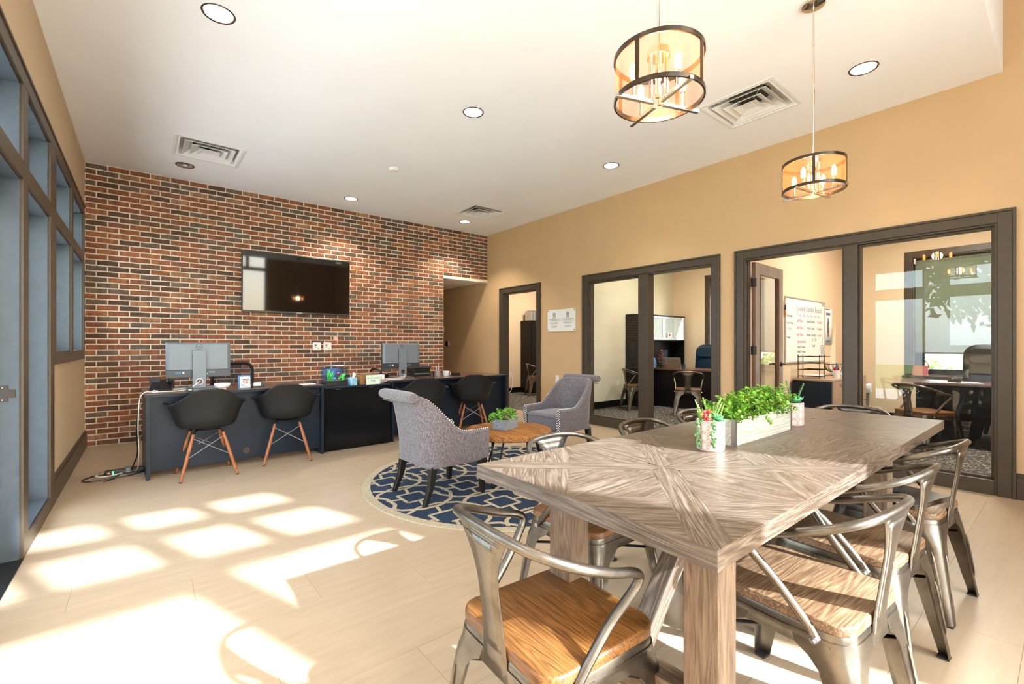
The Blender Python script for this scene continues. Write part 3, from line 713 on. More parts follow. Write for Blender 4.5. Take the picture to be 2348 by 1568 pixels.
# ---------------------------------------------------------------- things on the brick wall
t = thing('wall_television', 'large black flat television hung on the brick wall', 'television', (1.81, 7.383, 2.115), 0)
t.rotation_euler = (R(1.0), 0, 0)
BX(-.75, .75, -.072, -.03, -.43, .43).build('bezel', 'black', t, smooth=False, bev=.006)
BX(-.738, .738, -.0735, -.071, -.408, .418).build('screen', simple('tv_glass', '040405', .04, var=0, spec=.5), t, smooth=False)
BX(-.75, .75, -.074, -.070, -.432, -.414).build('lower_trim', 'darkgrey', t, smooth=False)
BX(-.45, .45, -.03, .0, -.25, .25).build('wall_mount', 'satinblack', t, smooth=False)
BX(-.04, .04, -.0752, -.0738, -.427, -.419).build('maker_mark', 'steel', t, smooth=False)
for i, x in enumerate((2.075, 2.235)):
    t = thing('socket_plate', ['white square wall socket plate with black port, left one on the brick', 'white square wall socket plate with a red port, right one on the brick'][i], 'socket', (x, 7.382, 1.19), 0, 'socket plates on the brick')
    BX(-.06, .06, -.009, 0, -.06, .06).build('plate', 'white', t, smooth=False, bev=.002)
    BX(-.03, -.004, -.0115, -.008, .012, .028).build('port', 'redplastic' if i else 'black', t, smooth=False)
    for a in (-.028, -.008): BX(a, a+.005, -.0105, -.008, -.012, -.001).build('slot', 'black', t, smooth=False)
    MB().lathe([(.004, 0), (.004, .0015)], 8, M_=Matrix.Translation((-.017, -.009, -.02)) @ Matrix.Rotation(R(90), 4, 'X')).build('slot', 'black', t)
    BX(.012, .038, -.0105, -.008, -.035, -.028).build('switch_mark', 'inkgrey', t, smooth=False)
t = MB().add([(-.035, 0, .035), (.035, 0, .035), (.037, -.006, -.034), (-.018, -.004, -.03), (-.032, -.002, -.012), (-.035, .003, .035), (.035, .003, .035), (.037, -.003, -.034), (-.018, -.001, -.03), (-.032, .001, -.012)],
    [(0, 1, 2, 3, 4), (9, 8, 7, 6, 5), (0, 5, 6, 1), (1, 6, 7, 2), (2, 7, 8, 3), (3, 8, 9, 4), (4, 9, 5, 0)]).build('sticky_note', 'blush', smooth=False, loc=(2.36, 7.378, 1.31))
tag(t, 'curled blush pink sticky note stuck on the brick wall', 'note')
# tan wall: notice board, outlet, thermostat
t = thing('notice_plaque', 'white acrylic notice plaque with two printed housing notices on the tan wall', 'sign', (XR-.002, 5.305, 1.617), R(-90))
BX(-.318, .318, -.012, 0, -.18, .18).build('board', 'white', t, smooth=False, bev=.002)
for s in (-1, 1):
    x = s*.155
    e = MB(); y0, y1 = -.0135, -.0118
    for (px, pz, w, h) in ((0, .105, .05, .007), (0, .067, .05, .007), (-.022, .086, .007, .04), (.022, .086, .007, .04), (0, .092, .022, .006), (0, .08, .022, .006)): e.box(x+px-w/2, x+px+w/2, y0, y1, pz-h/2, pz+h/2)
    for q in (-1, 1): e.box(-.021, .021, y0, y1, -.004, .004, Matrix.Translation((x+q*.017, 0, .12)) @ Matrix.Rotation(R(q*33), 4, 'Y'))
    e.build('house_emblem', 'ink', t, smooth=False)
    text('lettering', 'EQUAL HOUSING\nOPPORTUNITY', .0105, 'ink', t, (x, -.0125, .044), (R(90), 0, 0))
    text('lettering', 'We Do Business in Accordance With the\nFederal Fair Housing Law', .0125, 'ink', t, (x, -.0125, .008), (R(90), 0, 0))
    text('lettering', 'It is illegal to discriminate against any person\nbecause of race, color, religion, sex, handicap,\nfamilial status, or national origin', .0105, 'inkgrey', t, (x, -.0125, -.045), (R(90), 0, 0))
    text('lettering', 'In the sale or rental of housing or lots\nIn the provision of real estate brokerage\nIn the appraisal of housing', .0095, 'inkgrey', t, (x, -.0125, -.10), (R(90), 0, 0))
    f = MB(); 
    for z in (.026, -.012): f.box(x-.13, x+.13, y0, y1, z-.001, z+.001)
    for a in (-.13, .13): f.box(x+a-.001, x+a+.001, y0, y1, -.012, .026)
    f.build('printed_rule', 'ink', t, smooth=False)
for x in (-.3, .3):
    for z in (-.162, .162): MB().lathe([(.007, 0), (.007, .006), (.003, .008)], 12, M_=Matrix.Translation((x, -.012, z)) @ Matrix.Rotation(R(90), 4, 'X')).build('screw', 'bronze', t)
def outlet(x, y, z, rz, lab):
    t = thing('wall_outlet', lab, 'outlet', (x, y, z), rz)
    BX(-.036, .036, -.006, 0, -.058, .058).build('plate', 'white', t, smooth=False, bev=.002)
    for s in (-.022, .022):
        f = BX(-.017, .017, -.0085, -.005, s-.014, s+.014).build('receptacle', 'white', t, smooth=False, bev=.003)
        for a in (-.008, .005): BX(a, a+.003, -.0092, -.008, s-.003, s+.006).build('slot', 'black', f, smooth=False)
    return t
outlet(XR, 5.401, .65, R(-90), 'white duplex outlet low on the tan wall behind the far accent chair')
t = thing('thermostat', 'small black and white thermostat on the corridor wall', 'thermostat', (XR, 8.93, 1.24), R(-90))
BX(-.05, .05, -.02, 0, -.055, .055).build('body', 'black', t, smooth=False, bev=.004); BX(.055, .10, -.014, 0, -.045, .05).build('side_panel', 'white', t, smooth=False, bev=.003)
t = thing('light_switch', 'white light switch plate beside the brick corner in the corridor', 'switch', (XR, 9.08, 1.57), R(-90))
BX(-.03, .03, -.006, 0, -.055, .055).build('plate', 'white', t, smooth=False, bev=.002); BX(-.008, .008, -.012, -.005, -.02, .02).build('rocker', 'white', t, smooth=False, bev=.002)

# ---------------------------------------------------------------- reception desks
def desk(name, lab, x, y, w, d, h, rz, mat='deskblack', top='desktop', grommet=True, back=.06):
    t = thing(name, lab, 'desk', (x, y, 0), rz, 'reception desks')
    BX(-.006, w+.006, -.012, d, h-.026, h).build('desk_top', top, t, smooth=False, bev=.002)
    BX(-.0065, w+.0065, -.0145, -.0115, h-.026, h-.001).build('edge_band', 'deskblack', t, smooth=False)
    for a in (0, w-.028): BX(a, a+.028, -.002, d-.01, 0, h-.026).build('side_panel', mat, t, smooth=False, bev=.001)
    p = BX(.028, w-.028, back, back+.018, .06, h-.026).build('modesty_panel', mat, t, smooth=False)
    if grommet:
        MB().lathe([(.03, 0), (.03, .004), (.022, .004), (.022, .001)], 20, M_=Matrix.Translation((.80, back, .14)) @ Matrix.Rotation(R(90), 4, 'X')).build('cable_grommet', 'bronze', p)
        MB().lathe([(.012, 0), (.012, .002)], 14, M_=Matrix.Translation((.09, back, .64)) @ Matrix.Rotation(R(90), 4, 'X')).build('cam_cap', 'deskblack', p)
    return t
desk('reception_desk', 'blue-black desk with walnut top at the left, holding the near monitor', .012, 5.20, 1.545, .78, .765, R(2.2))
t = thing('reception_cabinet', 'low glossy black cabinet between the two reception desks', 'cabinet', (1.575, 5.30, 0), R(2.2), 'reception desks')
BX(0, .80, .02, .62, 0, .715).build('body', 'gloss', t, smooth=False, bev=.002)
BX(-.0, .80, .0, .64, .715, .735).build('cabinet_top', 'deskblack', t, smooth=False, bev=.002)
BX(.004, .796, .006, .022, .01, .70).build('back_panel', 'gloss', t, smooth=False, bev=.001)
for x in (.12, .52): BX(x, x+.05, -.006, .01, .70, .71).build('clip', 'darkgrey', t, smooth=False)
desk('reception_desk', 'blue-black desk with walnut top at the right, holding the far monitor', 2.40, 5.36, 1.86, .92, .765, R(1.2), grommet=False, back=.10)

def monitor(x, y, z, rz, lab):
    t = thing('desktop_computer', lab, 'monitor', (x, y, z), rz, 'silver desktop computers')
    w = .535; 
    # screen side faces +y (towards the brick wall); we see the back at -y
    BX(-w/2, w/2, .004, .03, .125, .47).build('display_frame', 'black', t, smooth=False, bev=.003)
    b = MB(); P = lambda s, yy: [Vector((a*(w/2-s), yy, bb)) for a, bb in ((-1, .47-s*.6), (1, .47-s*.6), (1, .20), (-1, .20))]
    b.loft([P(0, .006), P(.004, -.012), P(.03, -.026)], True, True).build('back_cover', 'silver', t, smooth=False, bev=.003)
    lc = BX(-w/2, w/2, -.02, .006, .125, .20).build('lower_cover', 'darkgrey', t, smooth=False, bev=.003)
    for a, b2, mt in ((-.19, .045, 'blue'), (-.135, .014, 'white'), (.08, .05, 'inkgrey')): BX(a, a+b2, -.0215, -.0195, .165, .182).build('port', mt, lc, smooth=False)
    BX(.065, .072, -.0225, -.0195, .155, .162).build('status_light', 'ledg', lc, smooth=False)
    st = MB(); st.prism([(-.055, .02), (-.055, .395), (.055, .395), (.055, .02)], 0, .014, Matrix.Translation((0, -.045, 0)) @ Matrix.Rotation(R(90), 4, 'X')); st.build('stand_column', 'silver', t, smooth=False, bev=.003)
    BX(-.05, .05, -.045, -.026, .25, .36).build('stand_mount', 'darkgrey', t, smooth=False)
    MB().lathe([(.026, 0), (.03, 0), (.03, .003), (.026, .003), (.026, 0)], 24, cap0=False, cap1=False, M_=Matrix.Translation((0, -.058, .085)) @ Matrix.Rotation(R(90), 4, 'X')).build('cable_ring', 'steel', t)
    MB().lathe([(.026, .0), (.026, .001)], 24, M_=Matrix.Translation((0, -.0585, .085)) @ Matrix.Rotation(R(90), 4, 'X')).build('cable_hole', 'bronze', t)
    MB().prism(rrect(.26, .19, .02, 3), 0, .012).build('stand_base', 'silver', t, smooth=False, loc=(0, .01, 0))
    e = MB().lathe([(.026, 0), (.029, 0), (.029, .001), (.026, .001), (.026, 0)], 24, cap0=False, cap1=False, M_=Matrix.Translation((0, -.0265, .430)) @ Matrix.Rotation(R(90), 4, 'X')).build('round_emblem', 'ink', t)
    text('lettering', 'DELL', .021, 'ink', e, (0, -.0275, .430), (R(90), 0, 0))
    return t
monitor(.425, 5.50, .765, R(-1), 'silver-backed desktop computer on the left reception desk')
monitor(2.735, 5.80, .765, R(-1), 'silver-backed desktop computer on the right reception desk')

# shell armchairs
def shellchair():
    t = thing('shell_armchair', 'black moulded shell armchair with walnut dowel legs, leftmost at the desks', 'chair', (0, 0, 0), 0, 'black shell armchairs at the reception desks')
    def sm(a, b, x): x = min(1, max(0, (x-a)/(b-a))); return x*x*(3-2*x)
    NA, NR = 56, 13; rings = []
    for k in range(NR+1):
        s = k/NR; ring = []
        for j in range(NA):
            th = 2*pi*j/NA          # 0 = back (-y)
            d = abs((th+pi) % (2*pi)-pi)*180/pi
            zr = .815-(.815-.685)*sm(14, 62, d)-(.25)*sm(112, 160, d)
            ex = .305 if d < 200 else .3; ey = .275
            n = 2.6
            c, sn = cos(th), sin(th)
            rr = (abs(sn/ex)**n+abs(c/ey)**n)**(-1/n)
            g = s/.62 if s < .62 else 1; g = sin(g*pi/2)
            base = .80 if d < 125 else .97
            gg = g*base+(1-base)*sm(.55, 1, s)
            hh = sm(.30, 1.0, s)**1.15 if s > .3 else 0
            z = .452+(zr-.452)*hh
            lip = sm(.88, 1, s)*.022*(sm(40, 70, d)*(1-sm(120, 150, d)))
            r2 = rr*gg+lip
            if s > .9 and 40 < d < 150: z -= lip*.25
            ring.append(Vector((sn*r2, -c*r2+.01, z)))
        rings.append(ring)
    rings[0] = [Vector((v.x*.02, v.y*.02, .450)) for v in rings[1]]
    MB().loft(rings, True, False).build('shell', 'shell', t, solid=.006)
    MB().lathe([(.10, .425), (.13, .447)], 20).build('seat_mount', 'satinblack', t)
    lt, lb = {}, {}
    for sx in (-1, 1):
        for sy in (-1, 1):
            a = Vector((sx*.115, sy*.12, .40)); b = Vector((sx*.218, sy*.205, 0)); lt[sx, sy] = a; lb[sx, sy] = b
            q = [a+(b-a)*u for u in (0, .25, .7, 1)]
            l = MB().tube(q, [.011, .015, .0145, .0105], 10).build('leg', 'dowel', t)
            MB().tube([a+(b-a)*.985+Vector((0, 0, .004)), b+Vector((0, 0, .0005))], .0115, 10).build('foot_cap', 'bronze', l)
            MB().tube([(sx*.07, sy*.07, .437), (sx*.10, sy*.105, .425), a+(b-a)*.03, a+(b-a)*.10], .008, 8).build('bracket', 'satinblack', t)
    P = lambda k, u: lt[k]+(lb[k]-lt[k])*u
    w = MB(); ks = [(-1, -1), (1, -1), (1, 1), (-1, 1)]
    for i in range(4):
        a, b = ks[i], ks[(i+1) % 4]
        w.tube([P(a, .08), P(b, .52)], .0028, 6); w.tube([P(b, .08), P(a, .52)], .0028, 6)
    w.build('cross_wires', 'steel', t)
    return t
sc0 = shellchair(); sc0.location = (.455, 5.135, 0); sc0.rotation_euler = (0, 0, R(2)); 
sc0.location = (.455, 5.13, 0)
dup(sc0, (1.175, 5.265, 0), R(-9), 'black moulded shell armchair with walnut dowel legs, second from left at the desks')
dup(sc0, (2.72, 5.16, 0), R(-18), 'black moulded shell armchair half hidden behind the near grey accent chair')
dup(sc0, (3.55, 5.29, 0), R(-24), 'black moulded shell armchair with dowel legs behind the round coffee table')
for o in bpy.data.objects:
    pass

# ---------------------------------------------------------------- rug
t = thing('round_rug', 'round navy rug with a cream interlaced lattice and plain cream border', 'rug', (2.6, 3.3, 0))
MB().lathe([(1.268, 0), (1.268, .007), (1.262, .0085), (1.2, .0085)], 96, cap0=True, cap1=True).build('navy_pile', 'navy', t)
MB().lathe([(1.2, .0082), (1.2, .0105), (1.266, .0105), (1.27, .006), (1.27, .0005)], 96, cap0=False, cap1=False).build('border_band', 'rugcream', t)
band = MB()
def bandseg(a, b, w, z=.0102):
    a, b = Vector((*a, 0)), Vector((*b, 0)); n = 3
    for i in range(n):
        p, q = a+(b-a)*(i/n), a+(b-a)*((i+1)/n)
        if p.length > 1.215 or q.length > 1.215: continue
        d = (b-a).normalized(); s = Vector((-d.y, d.x, 0))*w/2
        band.add([p-s+Vector((0, 0, z)), q-s+Vector((0, 0, z)), q+s+Vector((0, 0, z)), p+s+Vector((0, 0, z)), p-s+Vector((0, 0, .008)), q-s+Vector((0, 0, .008)), q+s+Vector((0, 0, .008)), p+s+Vector((0, 0, .008))], [(0, 1, 2, 3), (0, 4, 5, 1), (2, 6, 7, 3)])
PT = .505
for i in range(-4, 5):
    for j in range(-4, 5):
        cx, cy = -.46+i*PT*.95+.0, .0+j*PT*1.04-.01
        if math.hypot(cx, cy) > 1.6: continue
        z = .0100+((i+j) % 2)*.0004
        n = 12; rr = .298; pts = [(cx+rr*cos(2*pi*(k+.5)/n), cy+rr*sin(2*pi*(k+.5)/n)) for k in range(n)]
        for k in range(n): bandseg(pts[k], pts[(k+1) % n], .030, z)
        h = .098; sq = [(cx-h, cy-h), (cx+h, cy-h), (cx+h, cy+h), (cx-h, cy+h)]
        for k in range(4): bandseg(sq[k], sq[(k+1) % 4], .024, z+.0002)
        e = .215
        for (a, b) in (((cx-h, cy), (cx-e, cy+.03)), ((cx+h, cy), (cx+e, cy-.03)), ((cx, cy-h), (cx-.03, cy-e)), ((cx, cy+h), (cx+.03, cy+e))): bandseg(a, b, .024, z+.0001)
band.build('lattice_band', 'rugcream', t, smooth=False, kind='stuff')

# ---------------------------------------------------------------- accent chairs
def accent():
    t = thing('accent_chair', 'grey tweed accent chair with nailhead trim, its rolled back to the camera', 'armchair', (0, 0, 0), 0, 'grey tweed accent chairs')
    def sm(a, b, x): x = min(1, max(0, (x-a)/(b-a))); return x*x*(3-2*x)
    # U path: front-left, round the back, front-right; s = signed arc parameter
    def upath(W, yb, yf, rad, n=9):
        pts = [(-W, yf), (-W, yf*.5+yb*.2), (-W, yb+rad)]
        for i in range(1, n): a = R(180+90*i/n); pts.append((-W+rad+rad*cos(a), yb+rad+rad*sin(a)))
        pts += [(-W+rad, yb), (0, yb), (W-rad, yb)]
        for i in range(1, n): a = R(270+90*i/n); pts.append((W-rad+rad*cos(a), yb+rad+rad*sin(a)))
        pts += [(W, yb+rad), (W, yf*.5+yb*.2), (W, yf)]
        return pts
    def dens(p, k=4):
        out = []
        for a, b in zip(p[:-1], p[1:]):
            for i in range(k): out.append((a[0]+(b[0]-a[0])*i/k, a[1]+(b[1]-a[1])*i/k))
        return out+[p[-1]]
    N = 8
    PO = dens(upath(.292, -.275, .295, .165)); PI = dens(upath(.238, -.215, .295, .115))
    def topz(y, back): return .525+.30*sm(.06, -.245, y) if not back else .825
    rings = []
    for (o, i) in zip(PO, PI):
        y = o[1]; hz = .525+.300*(sm(.10, -.27, -(-y)) if 0 else (1-sm(-.265, .08, y))**1.15)
        lean = lambda z: -.085*max(0, (z-.42)/.41)**1.3*(1-sm(-.26, .1, y))
        nar = lambda z: 1-.10*max(0, (z-.42)/.41)*(1-sm(-.26, .1, y))-(.05*max(0, (.42-z)/.15))
        zs = [.285, .36, .44, .52, .6, .7, hz-.025]
        zs = [min(z, hz-.02-(6-q)*.002) for q, z in enumerate(zs)]
        outer = [Vector((o[0]*nar(z), o[1]+lean(z), z)) for z in zs]
        inner = [Vector((i[0]*nar(z), i[1]+lean(z), z)) for z in reversed(zs)]
        tp = [outer[-1]*.72+inner[0]*.28+Vector((0, 0, .018)), outer[-1]*.3+inner[0]*.7+Vector((0, 0, .018))]
        rings.append(outer+tp+inner)
    MB().loft(rings, True, True).build('back_and_arms', 'tweed', t, ang=60)
    # rolled top of the back
    roll = MB(); 
    prof = []
    for x in [-.255+.51*i/14 for i in range(15)]:
        e = 1-abs(x/.262)**8*.25
        c = Vector((x, -.372-.0*abs(x), .812)); prof.append([c+Vector((0, cos(a)*.047*e, sin(a)*.043*e)) for a in [2*pi*k/16 for k in range(16)]])
    roll.loft(prof, True, True).build('rolled_top', 'tweed', t, ang=50)
    MB().tube([(x, -.372+.0, .812-.052) for x in (-.25, -.1, .1, .25)], .004, 6).build('piping', 'tweed', t)
    b = MB(); P = rrect(.55, .53, .08, 5, 0, .01)
    b.loft([ring_at(P, .272), ring_at(P, .30)], True, True).build('seat_frame', 'tweed', t)
    seat = MB(); rg = []
    for (z, g) in ((.30, .97), (.335, 1), (.40, 1.0), (.435, .985), (.452, .93), (.462, .7), (.468, .35), (.469, .02)): rg.append([Vector((x*g, .055+(y)*g, z)) for x, y in rrect(.472, .50, .05, 6)])
    seat.loft(rg, True, True).build('seat_cushion', 'tweed', t, ang=60)
    MB().tube([(x, y+.055, .432) for x, y in rrect(.478, .506, .05, 5)], .004, 6, closed=True).build('piping', 'tweed', t)
    for s in (-1, 1):
        nails = MB(); idx = range(0, len(rings)//2) if s < 0 else range(len(rings)-1, len(rings)//2, -1)
        prev = None; front = [Vector((s*.265*.965, .2975, z)) for z in (.31, .335, .36, .385, .41, .435, .46, .485, .51)]+[Vector((s*(.265+dx)*.965, .2975, .30+q*.025)) for dx in (-.018, .018) for q in range(9)]
        path = []
        for i in idx:
            for off in (8, 7): pass
            v = rings[i]; p = v[7]*.5+v[8]*.5+Vector((0, 0, .004)); path.append(p)
            if abs(p.x) < .225 and p.y < -.25: break
        d = 0
        for p, q in zip(path[:-1], path[1:]):
            L = (q-p).length
            while d < L:
                c = p+(q-p)*(d/L); nails.ball(c, .0066, 6, 4); d += .021
            d -= L
        for f in front: nails.ball(f, .0062, 6, 4)
        nails.build('nailhead_trim', 'brass', t, kind='stuff')
    for sx in (-1, 1):
        for sy in (-1, 1):
            x, y = sx*.235, (.255 if sy > 0 else -.20); y2 = y if sy > 0 else -.275; x2 = sx*.245
            def q(cx, cy, h, z): return [Vector((cx+a*h, cy+b*h, z)) for a, b in ((1, 1), (-1, 1), (-1, -1), (1, -1))]
            ym = y if sy > 0 else -.222
            MB().loft([q(x, y, .027, .285), q((x+x2)/2, ym, .022, .14), q(x2, y2, .017, .0)], True, True).build('leg', 'legblack', t, smooth=False, bev=.002)
    return t
ac0 = accent(); ac0.location = (1.885, 3.285, .0106); ac0.rotation_euler = (0, 0, R(-88))
dup(ac0, (3.655, 3.665, .0106), R(92), 'grey tweed accent chair with nailhead trim facing the camera across the coffee table')

# ---------------------------------------------------------------- coffee table
t = thing('coffee_table', 'round reclaimed-wood coffee table with thin black metal legs', 'table', (2.572, 3.235, .0106))
m = MB(); r0 = random.Random(3); n = 72; ed = [.388+r0.uniform(-.004, .004)+.004*sin(k*.9) for k in range(n)]
def er(f, z, k=1): return [Vector((cos(2*pi*j/n)*ed[j]*f, sin(2*pi*j/n)*ed[j]*f, z+r0.uniform(-.0015, .0015)*k)) for j in range(n)]
m.loft([er(.97, .392), er(1.0, .400), er(.993, .42), er(1.0, .432), er(.985, .440), er(.7, .441), er(.4, .440), er(.02, .441)], True, True).build('table_top', 'rustic', t, ang=60)
for k in range(3):
    a = R(210+120*k); c, s = cos(a), sin(a); px, py = -s, c
    l = MB(); T, B = .30, .345
    for q in (-1, 1):
        l.tube([(c*.24+px*q*.055, s*.24+py*q*.055, .39), (c*B+px*q*.012, s*B+py*q*.012, .008)], .008, 6)
    l.tube([(c*B+px*.013, s*B+py*.013, .008), (c*B-px*.013, s*B-py*.013, .008)], .008, 6)
    l.build('leg', 'satinblack', t); 
MB().tube([(.20*cos(2*pi*k/24), .20*sin(2*pi*k/24), .385) for k in range(24)], .009, 6, closed=True).build('under_ring', 'satinblack', t)
# ---------------------------------------------------------------- dining table
TX0, TX1, TY0, TY1, TZ, TH = .978, 3.715, .492, 1.420, .76, .050
t = thing('dining_table', 'long grey-washed oak dining table with inlaid diamond and cross veneer top', 'table', (0, 0, 0))
SM, SL = 2.005, 2.66
for a, b in ((TX0, SM), (SM, SL), (SL, TX1)):
    BX(a+.0006, b-.0006, TY0, TY1, TZ-TH, TZ-.0022).build('table_top', 'oak', t, smooth=False, bev=.0015)
for xa in (TX0-.0012, TX1-.0018): BX(xa, xa+.003, TY0+.001, TY1-.001, TZ-TH+.0005, TZ-.0005).build('edge_band', 'oakend', t, smooth=False)
def piece(poly, ang, nm='veneer_piece'):
    cx = sum(p[0] for p in poly)/len(poly); cy = sum(p[1] for p in poly)/len(poly); ca, sa = cos(-ang), sin(-ang)
    sh = []
    for x, y in poly:
        dx, dy = cx-x, cy-y; L = math.hypot(dx, dy); x += dx/L*.0006; y += dy/L*.0006
        x -= cx; y -= cy; sh.append((x*ca-y*sa, x*sa+y*ca))
    MB().prism(sh, TZ-.0021, TZ).build(nm, 'oak', t, smooth=False, loc=(cx, cy, 0), rot=(0, 0, ang))
def panel(x0, x1):
    y0, y1 = TY0, TY1; cx, cy = (x0+x1)/2, (y0+y1)/2; hx, hy = (x1-x0)/2, (y1-y0)/2; w = .048
    dl = math.hypot(hx, hy); ux, uy = hx/dl, hy/dl
    P = lambda sx, sy, a, b: (cx+sx*(ux*a)+b[0], cy+sy*(uy*a)+b[1])
    for sx, sy in ((1, 1), (-1, 1), (-1, -1), (1, -1)):
        n = (-sy*uy*w*sx*sy, sx*ux*w*sx*sy) ; d = (sx*ux, sy*uy); nn = (-d[1]*w, d[0]*w)
        # diagonal band from centre to corner
        k = w/ux*uy; 
        a0 = (cx+nn[0], cy+nn[1]); a1 = (cx-nn[0], cy-nn[1])
        c = (cx+sx*hx, cy+sy*hy)
        # where the band edges meet the table edges
        def hit(p):
            tx = (c[0]-p[0])/d[0]; ty = (c[1]-p[1])/d[1]; q = min(tx, ty); return (p[0]+d[0]*q, p[1]+d[1]*q)
        st = 1.02*w
        s0 = (a0[0]+d[0]*st, a0[1]+d[1]*st); s1 = (a1[0]+d[0]*st, a1[1]+d[1]*st)
        piece([(cx, cy), s1, hit(a1), c, hit(a0), s0], math.atan2(d[1], d[0]), 'veneer_band')
    # triangles between the bands: each gives a kite and two corner pieces
    for (ax, ay) in ((1, 0), (0, 1), (-1, 0), (0, -1)):
        mid = (cx+ax*hx, cy+ay*hy)
        corners = [(cx+sx*hx, cy+sy*hy, sx*ux, sy*uy) for sx in (1, -1) for sy in (1, -1) if (ax and sx == ax) or (ay and sy == ay)]
        edge = []
        for (qx, qy, dx, dy) in corners:
            n = (-dy, dx); s = 1 if (n[0]*ax+n[1]*ay) > 0 else -1
            o = (cx+n[0]*w*s, cy+n[1]*w*s)
            tx = ((qx-o[0])/dx, (qy-o[1])/dy); q = min(tx); e = (o[0]+dx*q, o[1]+dy*q)
            h = (o[0]+dx*dl*.5, o[1]+dy*dl*.5)
            edge.append((o, h, e, (dx, dy)))
        # apex
        L = w/max(1e-6, abs(edge[0][3][1] if ax else edge[0][3][0])); apex = (cx+ax*L, cy+ay*L)
        piece([apex, edge[0][1], mid, edge[1][1]], math.atan2(ay, ax)+pi/2*0)
        for o, h, e, d in edge: piece([h, e, mid], math.atan2(d[1], d[0])+R(90))
panel(TX0, SM); panel(SL, TX1)
for j in range(4):
    a = TY0+(TY1-TY0)*j/4; b = TY0+(TY1-TY0)*(j+1)/4
    BX(SM+.001, SL-.001, a+.0004, b-.0004, TZ-.0021, TZ).build('veneer_piece', 'oak', t, smooth=False)
for x in (1.045, 2.575):
    for y in (.525, 1.005):
        BX(x, x+.09, y, y+.09, 0, TZ-TH).build('post', 'oakleg', t, smooth=False, bev=.003)
    BX(x+.01, x+.08, .615, 1.005, .245, .335).build('end_stretcher', 'oakbeam', t, smooth=False, bev=.003)
    BX(x+.02, x+.07, .615, 1.005, TZ-TH-.02, TZ-TH).build('top_rail', 'oakbeam', t, smooth=False, bev=.003)
    s = 1 if x < 2 else -1; xb = x+.045
    Lb = math.hypot(.36, .40); an = math.atan2(.40, s*.36)
    BX(-Lb/2-.015, Lb/2+.015, -.03, .03, -.027, .027).build('diagonal_brace', 'oak', t, smooth=False, bev=.003, loc=(xb+s*.20, .81, .495), rot=(0, -an, 0))
BX(1.3, 2.4, .77, .85, TZ-TH-.05, TZ-TH).build('top_beam', 'oak', t, smooth=False)

